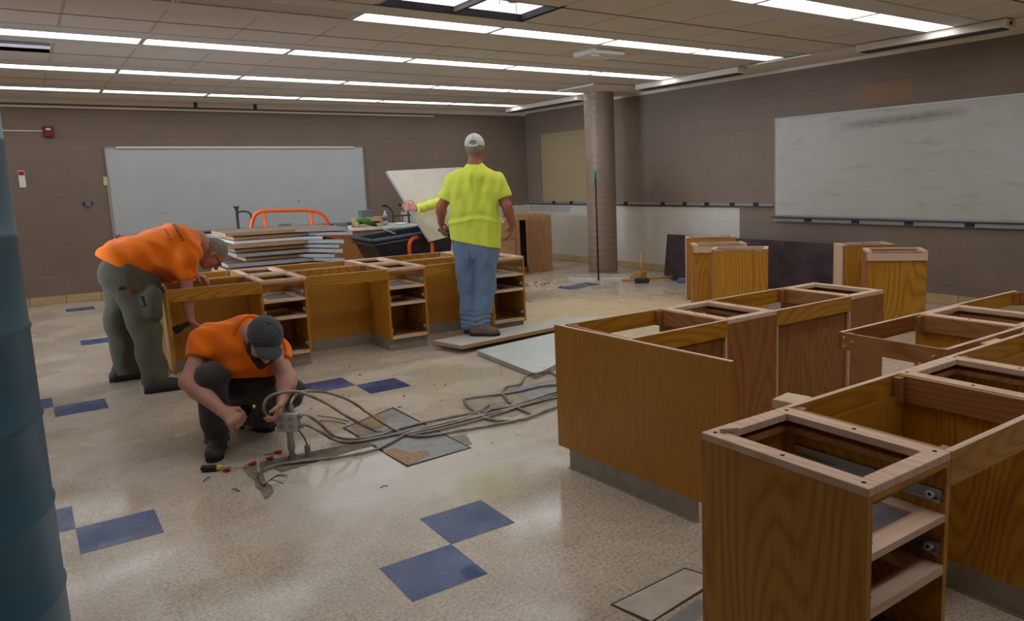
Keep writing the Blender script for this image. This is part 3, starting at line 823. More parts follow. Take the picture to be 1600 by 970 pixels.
BD = [ # z0, thick, left px, left py, y front, notch x, tip x, tip y, material, label
 (1.030, .030, 351, 355, 8.02, 2.26, 2.70, 7.72, 'mdf', 'topmost wide board of the stack'),
 (.986, .030, 364, 362, 8.06, 2.40, 2.72, 7.66, 'mdf', 'second board from the top, ending furthest right'),
 (.952, .024, 364, 366, 8.02, 2.26, 2.46, 7.80, 'lam', 'thin white edged board under the upper two'),
 (.912, .034, 344, 371, 7.96, 2.36, 2.60, 7.58, 'mdf', 'thick tan board reaching furthest left'),
 (.868, .030, 366, 379, 8.02, 2.34, 2.56, 7.62, 'mdf', 'board just under the thick tan one'),
 (.820, .034, 369, 388, 7.98, 2.36, 2.58, 7.58, 'lamg', 'white edged board in the middle of the stack'),
 (.772, .030, 383, 393, 8.04, 2.28, 2.52, 7.66, 'mdf', 'dark edged board in the lower half'),
 (.728, .034, 355, 403, 7.96, 2.40, 2.58, 7.54, 'lamg', 'long grey white board low in the stack'),
 (.680, .034, 352, 411, 7.98, 2.26, 2.52, 7.66, 'mdf', 'tan board just above the bench edge'),
 (.636, .034, 352, 417, 8.00, 2.26, 2.48, 7.74, 'mdf', 'lowest board seen above the bench')]
boards = []
for (z0, th, px, py, yf, xn, xt, yt, mt, lab) in BD:
    boards.append((z0-.02, th, on_y(px, py, yf).x, yf, xn, xt, yt, mt, lab))
z = .252
k = 0
while z < .56:
    boards.append((z, .045, 1.78+.02*(k % 2), 7.85, 2.3, 2.5, 7.72, 'mdf', 'board %s up from the cart deck' % ('lowest', 'second', 'third', 'fourth', 'fifth', 'sixth', 'seventh')[k])); z += .0515; k += 1
for (z0, th, xl, yf, xn, xt, yt, mt, lab) in boards:
    t = empty('board', (0, 0, z0), 0, lab+' on the orange cart', 'board', 'boards stacked on the orange cart')
    poly = [(xl, yf), (xn, yf), (xt, yt), (xt+.02, yt+.12), (xt+.02, 8.80), (xl+.02, 8.80)]
    MB().prism(poly, 0, th).build('core', MT['mdf' if mt == 'mdf' else mt], t)
    inn = [(xl+.003, yf+.003), (xn, yf+.003), (xt-.001, yt+.005), (xt+.017, yt+.12), (xt+.017, 8.79), (xl+.023, 8.79)]
    MB().prism(inn, th, th+.0015).build('laminate_face', MT['lam'] if mt == 'lam' else MT['mdfd'], t)
    # laminate strip on the diagonal end
    a = Vector((xn, yf, 0)); b = Vector((xt, yt, 0)); n = (b-a).cross(Vector((0, 0, 1))).normalized()
    if n.y > 0: n = -n
    m = MB(); q = [a+n*.0005, b+n*.0005, b+n*.002, a+n*.002]
    m.prism([(p.x, p.y) for p in q], .001, th-.001); m.build('edge_strip', MT['lamge'], t)
    gap = .02

# ---- black hopper truck ------------------------------------------------------------------
t = empty('hopper_truck', (0, 0, 0), 0, 'black plastic tilt hopper truck on an orange frame behind the middle bench', 'hopper truck')
hz0, hz1 = .22, .86
lo4 = [(3.38, 8.15, hz0), (3.98, 8.15, hz0), (3.98, 8.65, hz0), (3.38, 8.65, hz0)]
hi4 = [(3.06, 8.0, hz1), (4.02, 8.0, hz1+.08), (4.02, 8.75, hz1+.08), (3.10, 8.75, hz1)]
m = MB(); bm_2 = m.bm
ring = lambda L: [bm_2.verts.new(p) for p in L]
def shr(L, q): c = sum((Vector(p) for p in L), Vector())/4; return [tuple(Vector(p)+(Vector((c.x-p[0], c.y-p[1], 0)).normalized()*q)) for p in L]
A, B_, C_, D_ = ring(lo4), ring(hi4), ring(shr(hi4, .03)), ring([(p[0], p[1], p[2]+.03) for p in shr(lo4, .04)])
for P_, Q_ in ((A, B_), (B_, C_), (C_, D_)):
    for i in range(4): bm_2.faces.new((P_[i], P_[(i+1) % 4], Q_[(i+1) % 4], Q_[i]))
bm_2.faces.new(D_); bm_2.faces.new(list(reversed(A)))
m.build('tub', MT['hopper'], t)
rimm = plain('blue_black_rim', srgb(70, 78, 100), .4, vary=.25)
loop = [Vector(p)+Vector((0, 0, .0)) for p in hi4]
for q, (dz, rr_) in enumerate(((.0, .022), (-.045, .014))):
    L = [p+Vector((0, 0, dz)) for p in loop]
    MB().tube([L[0], L[1], L[2], L[3], L[0]], rr_, 8).build('rim', rimm, t)
MB().hull([(3.07, 8.0, hz0+.1), (3.10, 8.0, hz0+.1), (3.10, 8.02, hz0+.1), (3.07, 8.02, hz0+.1)], [(3.071, 8.0, hz0+.12), (3.10, 8.0, hz0+.12), (3.10, 8.02, hz0+.12), (3.071, 8.02, hz0+.12)]).build('corner_pad', MT['hopper'], t)
m = MB()
for i in range(3):
    f0, f1 = .25+.22*i, .31+.22*i
    def pt(x, f): return (x, 8.15+(8.0-8.15)*f-.012, hz0+(hz1-hz0)*f)
m.box(3.35, 3.97, 8.055, 8.075, .52, .56); m.box(3.25, 3.98, 8.03, 8.055, .66, .69); m.build('rib', MT['hopper'], t)
MB().tube(rounded([(3.44, 7.93, .12), (3.44, 7.93, .80), (3.49, 7.96, .86), (3.58, 7.985, .865)], .07), .022, 10).build('frame_post', MT['orange'], t, smooth=True)
MB().tube([(3.72, 7.94, .12), (3.72, 7.94, .80)], .020, 10).build('frame_post', MT['orange'], t, smooth=True)
MB().tube([(3.40, 7.93, .14), (4.0, 7.93, .14)], .02, 10).build('frame_rail', MT['orange'], t, smooth=True)
MB().tube([(3.40, 8.80, .14), (4.0, 8.80, .14)], .02, 10).build('frame_rail', MT['orange'], t, smooth=True)
for sx in (3.5, 3.9):
    MB().tube([(sx, 7.90, .14), (sx, 8.86, .14)], .015, 8).build('axle', MT['iron'], t)
    for sy in (7.89, 8.84): MB().tube([(sx, sy-.02, .13), (sx, sy+.03, .13)], .13, 24).build('wheel', MT['dark'], t)
# green-bristled broom head sticking out
t = empty('brush', (3.42, 8.2, .93), 0, 'green bristled brush with a pale stick lying over the hopper corner', 'brush')
MB().tube([(-.02, 0, -.02), (-.25, 0, .09)], .008, 8).build('stick', MT['paper'], t)
MB().tube([(-.23, 0, .085), (-.32, 0, .13), (-.42, .0, .165), (-.46, 0, .165)], [.012, .035, .03, .012], 10).build('bristles', MT['leafgreen'], t, smooth=True)

# ---- white panels -------------------------------------------------------------------------
def slab(name, pts, th, label, mat=MT['lam'], core=MT['mdf'], group=None, z0=None):
    t = empty(name, (0, 0, 0), 0, label, 'panel', group)
    pts = [Vector(p) for p in pts]; n = (pts[1]-pts[0]).cross(pts[2]-pts[0]).normalized()
    if n.z < 0: n = -n
    MB().hull([p-n*th for p in pts], [p-n*.002 for p in pts]).build('core', core, t)
    MB().hull([p-n*.002 for p in pts], pts).build('laminate_face', mat, t)
    return t, n
# two panels the standing man stands on
slab('floor_panel', [(2.99, 6.02, .04), (2.90, 6.28, .04), (4.55, 6.36, .042), (4.9, 6.05, .042)], .036, 'lower white panel lying flat under the boots of the man in jeans', MT['lam'], MT['lamg'], 'white panels on the floor')
slab('floor_panel', [(2.93, 5.78, .078), (2.84, 6.16, .078), (4.35, 6.22, .082), (4.55, 5.94, .082)], .034, 'upper cream panel with broken edge the standing man stands on', MT['lam'], MT['mdf'], 'white panels on the floor')
slab('floor_panel', [tuple(on_z(745, 547, .045)), tuple(on_z(838, 584, .04)), tuple(on_z(895, 556, .04)), tuple(on_z(955, 520, .045)), tuple(on_z(865, 520, .06))], .038, 'large white panel lying in front, corner pointing at the conduits', plain('blueish_white_laminate', srgb(212, 218, 212), .35, vary=.04), MT['lamg'], 'white panels on the floor')
o = MB().box(0, .30, 0, .05, 0, .03).build('wood_strip', MT['mdf'], loc=tuple(on_z(842, 573, .0)), rz=rad(22)); tag(o, 'raw wooden strip beside the corner of the large white floor panel', 'wood strip')

# ---- whiteboards --------------------------------------------------------------------------
def wb_mat(name, c, smudge):
    m = NT(name, .22, 0, .5); v = m.coord('Object', (1, 1, 1)); n = m.noise(v, 2.2, 6, .7); n2 = m.noise(m.coord('Object', (1, 1.2, 5)), 1.8, 5, .65)
    col_ = m.ramp(n, [(.35, tuple(x*.93 for x in c[:3])+(1,)), (.6, c)])
    if smudge: col_ = m.mix(.6, col_, m.ramp(n2, [(.28, srgb(212, 210, 206)), (.46, (1, 1, 1, 1))]), 'MULTIPLY')
    if smudge:
        sp = m.n('ShaderNodeSeparateXYZ'); tcw = m.n('ShaderNodeTexCoord'); m.l(tcw.outputs['Object'], sp.inputs[0])
        line = m.math('MULTIPLY_ADD', sp.outputs[1], -.035, 1.02)
        dz = m.math('ABSOLUTE', m.math('SUBTRACT', sp.outputs[2], line))
        dy = m.math('ABSOLUTE', m.math('ADD', sp.outputs[1], 1.72))
        k = m.math('MULTIPLY', m.math('MAXIMUM', m.math('SUBTRACT', 1.0, m.math('DIVIDE', dz, .075)), 0.0), m.math('MAXIMUM', m.math('SUBTRACT', 1.0, m.math('POWER', m.math('DIVIDE', dy, .80), 4)), 0.0))
        k = m.math('MULTIPLY', m.math('MAXIMUM', k, 0.0), m.math('MULTIPLY', m.noise(m.coord('Object', (1, 3, 10)), 3, 5, .7), 1.5)); k.node.use_clamp = True
        col_ = m.mix(k, col_, srgb(128, 124, 116))
    m.base(col_); return m.m
alu = plain('aluminium_trim', srgb(176, 174, 170), .35, .7, .05)
t = empty('whiteboard', (1.065, YB-.03, .87), 0, 'long whiteboard on the back wall behind the bending worker', 'whiteboard')
w, h = 3.62, 1.21
MB().box(0, w, 0, .02, 0, h).build('board', wb_mat('whiteboard_back', srgb(190, 195, 196), False), t)
m = MB(); m.box(-.015, w+.015, -.004, .02, -.015, .005); m.box(-.015, w+.015, -.004, .02, h-.005, h+.012); m.box(-.015, .004, -.004, .02, 0, h); m.box(w-.004, w+.015, -.004, .02, 0, h)
m.build('frame', alu, t)
MB().box(.13, w-.14, -.025, -.004, h-.01, h+.018).build('map_rail', MT['soffit'], t)
m = MB(); m.box(0, .05, -.005, -.004, 0, .01, 0); m.box(.04, .05, -.006, -.005, 0, .03)
for k in range(3): m.box(.60+.03*k, .604+.03*k, -.002, -.0005, .27, .30, 0)
m.build('red_scribble', MT['red'], t)
MB().box(2.52, 2.535, -.003, -.0005, .36, .385).build('black_mark', MT['ink'], t)
t = empty('whiteboard', (XR-.035, 6.48, .915), 0, 'large smudged whiteboard on the right wall', 'whiteboard')
w, h = 4.6, 1.215
MB().box(0, .02, -w, 0, 0, h).build('board', wb_mat('whiteboard_right', srgb(192, 188, 180), True), t)
m = MB(); m.box(-.006, .02, -w, .015, -.015, .008); m.box(-.006, .02, -w, .015, h-.008, h+.012); m.box(-.006, .02, 0, .015, -.0, h)
m.build('frame', alu, t)
MB().box(-.05, .0, -w, .02, -.032, -.017).build('tray', MT['iron'], t)
MB().box(-.012, .0, -w, .02, -.075, -.032).build('tray_rail', alu, t)
for k in range(5): MB().box(-.03, -.012, -.52-.67*k-.045, -.52-.67*k+.045, -.070, -.034).build('tray_clip', MT['dark'], t)
# chalk rail on the right wall
t = empty('wall_rail', (XR, 12.40, 1.03), 0, 'thin metal rail with black clips along the right wall', 'rail')
MB().box(-.035, 0, -5.88, 0, 0, .035).build('rail', alu, t)
MB().box(-.04, -.0, -5.88, 0, -.008, 0).build('rail_lip', MT['iron'], t)
for yy in (11.55, 11.0, 10.4, 8.62, 8.15, 7.7, 7.22, 9.5, 6.8): MB().box(-.048, -.036, yy-12.40-.04, yy-12.40+.04, -.002, .045).build('rail_clip', MT['dark'], t)

# ---- small things on the back wall --------------------------------------------------------
t = empty('fire_alarm', (.45, YB, 2.29), 0, 'dark red fire alarm box high on the back wall', 'fire alarm')
MB().box(-.055, .055, -.05, 0, -.07, .07, .008).build('housing', MT['alarm'], t); MB().box(-.025, .025, -.056, -.05, .02, .045).build('strobe_lens', MT['paper'], t)
o = MB().tube([(-1.8, YB-.01, 2.30), (.395, YB-.01, 2.30)], .009, 8).build('wall_conduit', MT['white']); tag(o, 'thin white conduit running left from the fire alarm', 'conduit')
t = empty('wall_switch', (1.035, YB, 1.63), 0, 'cream switch plate left of the back whiteboard', 'switch')
MB().box(-.035, .035, -.012, 0, -.06, .06, .004).build('plate', plain('ivory', srgb(214, 204, 160), .5), t); MB().box(-.008, .008, -.02, -.012, -.012, .012).build('toggle', MT['paper'], t)
o = MB().box(-.008, .008, -.016, 0, -.85, -.06).build('wire_cover', MT['soffit'], loc=(1.05, YB, 1.63)); o.rotation_euler = (0, 0, 0); o.scale.z = 1; tag(o, 'thin cream wire cover below the switch plate', 'wire cover')
t = empty('wall_sensor', (.79, YB, 1.33), 0, 'small round grey sensor on the back wall', 'sensor')
MB().tube([(0, 0, 0), (0, -.03, 0)], .04, 20).build('body', MT['greybox'], t); MB().box(-.06, .06, -.012, 0, -.02, .03).build('bracket', MT['iron'], t)
t = empty('wall_notice', (.10, YB, 1.68), 0, 'white notice box with red top beside the teal column', 'notice')
MB().box(-.035, .035, -.02, 0, -.11, .11).build('plate', MT['paper'], t); MB().box(-.03, .03, -.024, -.02, .05, .1).build('red_label', MT['red'], t)
struct('trim_10', MB().box(XL, 6.0, YB-.05, YB-.03, 2.60, 2.625), MT['soffit'])
for (x, lab) in ((2.15, 'left of two brown brackets under the back soffit'), (2.97, 'right of two brown brackets under the back soffit')):
    o = MB().box(-.025, .025, -.01, 0, -.05, .05).build('wall_bracket', MT['iron'], loc=(x+.1, YB-.02, 2.70)); tag(o, lab, 'bracket')
# ---- squeegee pole, louvre grille, hammers -------------------------------------------------
t = empty('broom_pole', tuple(on_h(935, 428, 10.92).to_2d())+(0,), 0, 'black pole with green tip leaning against the brown column', 'pole')
base = Vector(t.location); top = on_h(930, 268, 11.15)-base
MB().tube([(0, 0, .0), top*.93], .013, 10).build('shaft', MT['dark'], t, smooth=True)
MB().tube([top*.925, top], .020, 10).build('tip', MT['green'], t, smooth=True)
g0, g1, g2 = on_z(887, 437.5), on_z(985, 436.5), on_z(983, 430)
ux = (g1-g0); L_ = ux.length; ang = math.atan2(ux.y, ux.x)
t = empty('louvre_grille', tuple(g0), ang, 'white slatted light louvre lying at the foot of the brown column', 'grille')
m = MB(); m.box(0, L_, 0, .012, 0, .04); m.box(0, L_, .30, .312, 0, .04); m.box(0, .012, 0, .31, 0, .04); m.box(L_-.012, L_, 0, .31, 0, .04); m.build('frame', MT['white'], t)
for k in range(1, 24): MB().box(L_*k/24-.002, L_*k/24+.002, .012, .30, .006, .038).build('slat', MT['paper'], t)
def hammer(x, y, rz, stand, label, Lh=.36):
    t = empty('sledge_hammer', (x, y, 0), rz, label, 'hammer')
    if stand:
        MB().tube([(0, 0, .05), (0.0, 0, .42)], [.016, .019], 10).build('handle', MT['hammerwood'], t, smooth=True)
        MB().box(-.10, .10, -.035, .035, 0, .07, .012).build('head', MT['iron'], t)
    else:
        MB().tube([(0, 0, .05), (.75, 0, .03)], [.018, .02], 10).build('handle', MT['hammerwood'], t, smooth=True)
        MB().box(-.04, .04, -.09, .09, 0, .08, .015).build('head', MT['iron'], t)
p = on_z(1003, 442); hammer(p.x, p.y, rad(-30), True, 'sledge hammer standing on its head with the wooden handle up')
p = on_z(1054, 437.5); hammer(p.x, p.y, rad(150), False, 'sledge hammer lying on the floor beside the black slab')
p = on_z(1008, 438); o = MB().lathe([(.09, 0), (.09, .09), (.085, .1)], (0, 0, 0), 20).build('cable_spool', MT['hammerwood'], loc=(p.x+.1, p.y+.22, 0)); tag(o, 'small brown wooden spool behind the standing hammer', 'spool')
p = on_z(1075, 442); o = MB().box(-.15, .15, -.05, .05, 0, .05, .005).build('blue_level', plain('blue_gray_tool', srgb(80, 100, 150), .4), loc=(p.x, p.y, 0), rz=rad(-50)); tag(o, 'blue and white tool lying by the rear loose cabinet', 'tool')
# debris pile of white and red wire scraps
random.seed(11)
for nm, mt_, n, lab in (('wire_scraps', MT['paper'], 60, 'heap of white wire scraps near the right end of the middle bench'), ('red_wire_scraps', MT['red'], 26, 'red wire scraps among the white ones')):
    m = MB()
    for k in range(n):
        c = on_z(850+random.gauss(0, 13), 446+random.gauss(0, 3.0)); a = random.uniform(0, 6.28); l = random.uniform(.02, .07)
        m.tube([(c.x, c.y, .006+random.uniform(0, .02)), (c.x+math.cos(a)*l, c.y+math.sin(a)*l, .006+random.uniform(0, .02))], .005, 5)
    tag(m.build(nm, mt_), lab, 'scraps', kind='stuff')
m = MB()
for k in range(110):
    u_ = random.uniform(480, 1060); v_ = random.uniform(450, 640) if u_ < 860 else random.uniform(440, 470)
    c = on_z(u_, v_); s_ = .003+.014*random.random()**3; a = random.uniform(0, 3)
    m.box(c.x-s_, c.x+s_, c.y-s_*.35, c.y+s_*.35, 0, .004, 0, Matrix.Rotation(a, 3, 'Z'))
tag(m.build('wood_chips', MT['dirt']), 'scattered dark chips and crumbs over the floor', 'debris', kind='stuff')
m = MB()
for k in range(90):
    u_ = random.uniform(480, 1060); v_ = 450+270*random.random()**1.6
    if u_ > 860: v_ = random.uniform(440, 470)
    c = on_z(u_, v_); s_ = random.uniform(.003, .008); a = random.uniform(0, 3)
    m.box(c.x-s_, c.x+s_, c.y-s_*.6, c.y+s_*.6, 0, .004, 0, Matrix.Rotation(a, 3, 'Z'))
tag(m.build('sawdust_flakes', MT['cardboard']), 'pale wood flakes scattered over the floor', 'debris', kind='stuff')

# ---- blue floor tiles and floor covers ------------------------------------------------------
bl = NT('blue_vinyl', .22); _v = bl.coord(); bl.base(bl.mix(.5, bl.ramp(bl.noise(_v, 90, 3, .7), [(.35, srgb(46, 68, 114)), (.65, srgb(74, 98, 144))]), bl.ramp(bl.noise(_v, 5, 3), [(.3, (.75, .75, .8, 1)), (.7, (1, 1, 1, 1))]), 'MULTIPLY'))
_r = bl.n('ShaderNodeMapRange'); _r.inputs[1].default_value = .41; _r.inputs[2].default_value = .62; _r.inputs[3].default_value = .10; _r.inputs[4].default_value = .45; bl.l(bl.noise(_v, 1.7, 5, .65), _r.inputs[0]); bl.roughl(_r.outputs[0])
GXo, GYo, TT = 1.2709, 3.0071, .3048
cells = [(GXo+a*TT, GYo+b*TT) for a, b in ((0, -1), (-1, -2), (-4, 2), (-5, 3), (-4, 10), (-5, 11))]
cells += [(1.5606, 5.738-TT), (1.5606+TT, 5.738-2*TT)]
cells += [(.362, 8.79), (.60, 8.49), (.36, 11.5), (5.79, 8.22), (6.09, 8.30)]
for i, (x, y) in enumerate(cells):
    struct('floor_tile', MB().box(x, x+TT, y, y+TT, 0.0, .0012), bl.m)
def patch(name, poly, z0, z1, mat):
    return struct(name, MB().prism([(p[0], p[1]) for p in poly], z0, z1), mat)
def P2(*uv): return [tuple(on_z(a, b).to_2d()) for a, b in uv]
ply = plain('bare_subfloor', srgb(176, 158, 130), .8, vary=.2, scale=20)
stc = plain('steel_floor_cover', srgb(150, 152, 152), .35, .35, .22, 10)
crack = plain('floor_joint_dirt', srgb(74, 62, 50), .95, vary=.4, scale=60)
patch('trench_joint', P2((535, 669), (614, 636), (737, 700), (636, 730)), .0, .0016, crack)
patch('trench_cover', P2((540, 669), (613, 639), (733, 700), (638, 727)), .0, .003, stc)
patch('trench_dirt', P2((600, 672), (618, 664), (624, 670), (606, 678)), .003, .0036, ply)
patch('trench_dirt_2', P2((598, 706), (615, 700), (640, 708), (668, 704), (672, 712), (650, 722), (636, 727), (616, 716)), .003, .0036, plain('rusty_dirt', srgb(170, 142, 108), .9, vary=.25, scale=40))
patch('trench_dirt_3', P2((548, 666), (590, 648), (606, 655), (600, 668), (578, 676), (560, 682)), .003, .0036, plain('rusty_dirt', srgb(160, 136, 106), .9, vary=.25, scale=40))
patch('trench_dirt_4', P2((700, 684), (727, 676), (738, 694), (722, 700), (708, 694)), .0, .0012, MT['concrete'])
patch('trench_joint_1', P2((379, 731), (388, 724), (392, 730), (400, 728), (404, 740), (412, 742), (416, 755), (424, 758), (428, 768), (422, 776), (414, 781), (408, 768), (400, 762), (397, 750), (388, 744)), .0, .002, plain('grimy_joint', srgb(128, 112, 92), .9, vary=.4, scale=40))
patch('trench_dirt_1', P2((405, 722), (600, 683), (660, 668), (672, 676), (560, 702), (440, 738)), .0, .002, plain('trench_grime', srgb(120, 106, 88), .9, vary=.35, scale=20))
patch('trench_joint_2', P2((715, 637), (870, 590), (905, 612), (800, 652)), .0, .0012, plain('grimy_slab', srgb(158, 144, 122), .7, vary=.2, scale=12))
patch('trench_cover_1', P2((790, 610), (850, 596), (905, 606), (905, 620), (855, 630)), .0012, .0026, stc)
patch('trench_joint_3', P2((953, 945), (1070, 887), (1130, 905), (1015, 975)), .0, .0015, crack)
patch('trench_cover_2', P2((959, 945), (1070, 890), (1122, 905), (1018, 971)), .0, .003, plain('concrete_cover', srgb(196, 184, 166), .7, vary=.15, scale=14))
patch('trench_joint_4', P2((1018, 985), (1092, 935), (1110, 945), (1060, 1000)), .0, .002, stc)

# ---- conduits ---------------------------------------------------------------------------------
def armour(name='flexible_conduit'):
    m = NT(name, .38, .6, .5); tc = m.n('ShaderNodeTexCoord')
    m.base(m.ramp(m.noise(tc.outputs['Object'], 14, 3), [(.3, srgb(126, 118, 108)), (.7, srgb(172, 164, 154))]))
    return m.m
ARM = armour()
CG = 'grey metal conduits across the floor'
def conduit(pts, label, r=.0085):
    pp = smooth_path(pts, 8)
    # spiral ribs: small radius variation
    dense = []
    for i in range(len(pp)-1):
        L = (pp[i+1]-pp[i]).length; n = max(1, int(L/.006))
        for k in range(n): dense.append(pp[i].lerp(pp[i+1], k/n))
    dense.append(pp[-1])
    rs = [r*(1+.09*(1 if i % 2 else -1)) for i in range(len(dense))]
    o = MB().tube(dense, rs, 8).build('metal_conduit', ARM, smooth=True)
    tag(o, label, 'conduit', CG)
    return o
def Z(u_, v_, z=.012): return on_z(u_, v_, z)
BXc = Vector((1.049, 4.151, 0))
hb_ = 3.96
def Hh(u_, v_, dd=0): return on_h(u_, v_, hb_+dd)
conduit([Hh(431, 655, .0), Hh(419, 650), Hh(412, 638, -.02), Hh(418, 622), Hh(440, 613, .03), Hh(470, 613, .10), Hh(510, 630, .18), Hh(545, 652, .2), Z(585, 672), Z(625, 678), Z(680, 668), Z(740, 653), Z(790, 640), Z(850, 622), Z(905, 605)], 'grey conduit looping left over the box top and onto the floor')
conduit([Hh(453, 643, .02), Hh(455, 628, .03), Hh(463, 616, .1), Hh(480, 611, .22), Hh(510, 613, .42), Hh(545, 625, .5), Hh(575, 645, .55), Z(605, 665, .03), Z(635, 679), Z(665, 681), Z(720, 672), Z(790, 660), Z(830, 650), Z(868, 636), Z(905, 625)], 'grey conduit rising from the box top and arching furthest right')
conduit([Hh(463, 648, .01), Hh(480, 648, .05), Hh(500, 662, .10), Z(520, 680, .03), Z(550, 686), Z(590, 680), Z(640, 665), Z(700, 652), Z(745, 643), Z(764, 633)], 'grey conduit leaving the upper right side of the box')
conduit([Hh(464, 664, .01), Hh(480, 664, .04), Hh(500, 674, .07), Z(525, 688, .02), Z(555, 690), Z(600, 682), Z(655, 669), Z(715, 655), Z(760, 641), Z(800, 634), Z(850, 618), Z(905, 600)], 'grey conduit leaving the lower right side of the box')
conduit([Z(413, 757), Z(407, 748), Z(407, 738), Z(425, 728), Z(470, 721), Z(530, 714), Z(580, 704), Z(605, 694), Z(640, 676), Z(690, 662), Z(750, 648), Z(775, 636), Z(800, 633), Z(835, 622), Z(860, 614), Z(905, 600)], 'grey conduit lying along the floor in front of the box with frayed end')
conduit([Z(819, 590), Z(812, 600), Z(792, 604), Z(786, 614), Z(796, 628), Z(815, 640), Z(830, 647), Z(820, 654), Z(790, 657), Z(765, 655), Z(738, 640), Z(727, 628), Z(730, 622), Z(770, 617), Z(810, 611), Z(850, 602), Z(905, 601)], 'grey conduit coiled in an S next to the large end panel')
conduit([Z(858, 580), Z(875, 588), Z(900, 590)], 'short grey conduit end poking out at the corner of the large end panel')
conduit([Z(640, 680), Z(700, 668), Z(760, 652), Z(830, 630), Z(905, 612)], 'lowest straight grey conduit in the bundle', .008)
# frayed wires
def wires(center, n, cols, L0, lab, ang0=0, spread=.7):
    for k in range(n):
        a = ang0+random.uniform(-spread, spread); l = L0*random.uniform(.6, 1.1)
        p0 = center; p1 = p0+Vector((math.cos(a)*l*.5, math.sin(a)*l*.5, .03)); p2 = p0+Vector((math.cos(a+.3)*l, math.sin(a+.3)*l, .004))
        o = MB().tube(smooth_path([p0, p1, p2], 5), .0022, 6).build('electrical_wire', cols[k % len(cols)], smooth=True)
        tag(o, lab, 'wire', lab)
random.seed(5)
wires(Z(413, 757), 4, [MT['iron']], .12, 'dark bare wire at the frayed conduit end in front', rad(-20))
wires(Z(820, 590), 4, [MT['red'], MT['iron']], .22, 'thin wire at the conduit end near the large white panel', rad(-35), .3)
wires(Z(856, 580), 4, [MT['red'], MT['iron'], MT['rust']], .10, 'thin red wire by the panel corner', rad(150), .8)

# ---- floor box with pipes ----------------------------------------------------------------------
fv = Vector((HN.x, HN.y, 0)); rt2 = Vector((HN.y, -HN.x, 0))
angb = math.atan2(rt2.y, rt2.x)
t = empty('junction_box', tuple(BXc), angb-rad(4), 'grey metal outlet box on a floor pipe in front of the crouching worker', 'junction box')
MB().box(-.055, .055, -.028, .028, .168, .268, .005).build('box_body', MT['steel'], t)
cv = MB().box(-.056, .056, -.033, -.028, .167, .269, .003).build('cover_plate', plain('zinc_cover', srgb(190, 190, 186), .4, .4, .06), t)
for dx in (-.026, .026):
    m = MB(); m.tube([(dx, -.033, .218+.02), (dx, -.037, .218+.02)], .016, 16); m.tube([(dx, -.033, .218-.02), (dx, -.037, .218-.02)], .016, 16); f_ = m.build('socket_face', MT['lamg'], cv)
    m = MB()
    for dz in (.02, -.02):
        for q in (-.006, .006): m.box(dx+q-.001, dx+q+.001, -.0376, -.0368, .218+dz-.004, .218+dz+.004)
    m.build('socket_slot', MT['hole'], f_)
MB().tube([(0, 0, 0), (0, 0, .06), (0, 0, .06), (0, 0, .10), (0, 0, .10), (0, 0, .165)], [.015, .015, .020, .020, .0165, .0165], 16).build('riser_pipe', MT['galv'], t)
MB().tube([(0, 0, .155), (0, 0, .168)], .021, 12).build('lock_nut', MT['galv'], t)
for (a, b) in (((-.055, 0, .225), (-.075, 0, .225)), ((.055, 0, .245), (.075, 0, .245)), ((.055, 0, .19), (.075, 0, .19)), ((-.03, 0, .268), (-.03, 0, .30)), ((.02, 0, .268), (.02, 0, .305))):
    MB().tube([a, b], .012, 12).build('connector', MT['galv'], t)
MB().tube([(-.03, 0, .295), (-.03, 0, .325)], [.009, .006], 10).build('blue_wire_nut', MT['blue'], t)
for k in range(3): MB().tube(smooth_path([(-.055, -.01, .21), (-.075, -.02-.01*k, .20-.008*k), (-.07, -.03, .185)], 5), .003, 6).build('wire_tail', MT['dark'], t)
t2 = empty('floor_stub', tuple(BXc+rt2*.075+fv*.03), angb, 'short grey pipe stub right of the riser pipe', 'pipe stub')
MB().tube([(0, 0, 0), (0, 0, .07)], .015, 14).build('stub', MT['galv'], t2); MB().tube(smooth_path([(0, 0, .07), (-.012, 0, .11), (-.035, -.02, .168)], 6), .004, 8).build('cable', MT['iron'], t2)
# steel cover plate lying on floor
o = MB().prism(P2((405, 727), (436, 719), (443, 729), (411, 737)), .003, .008).build('loose_plate', MT['steel']); tag(o, 'small flat steel plate on the floor left of the riser pipe', 'plate')
# wire nuts
GN = 'red wire nuts on the floor'
for (u_, v_, lab) in ((394, 724, 'red wire nut near the steel plate'), (421, 716, 'red wire nut just behind the steel plate'), (434, 706, 'red wire nut with a black tail left of the riser'), (455, 712, 'red wire nut at the foot of the riser pipe'), (353, 734, 'red wire nut beside the screwdriver shaft')):
    c = Z(u_, v_, .012); a = random.uniform(-.4, .4)
    o = MB().tube([(-.018, 0, 0), (.0, 0, 0), (.004, 0, 0), (.02, 0, 0)], [.006, .008, .012, .011], 10).build('wire_nut', MT['red'], loc=tuple(c), rz=a, smooth=True); tag(o, lab, 'wire nut', GN)
o = MB().tube(smooth_path([Z(412, 711, .003), Z(425, 709, .004), Z(433, 707, .004)], 4), .002, 6).build('electrical_wire', MT['dark']); tag(o, 'black wire tail on the floor left of the riser', 'wire')
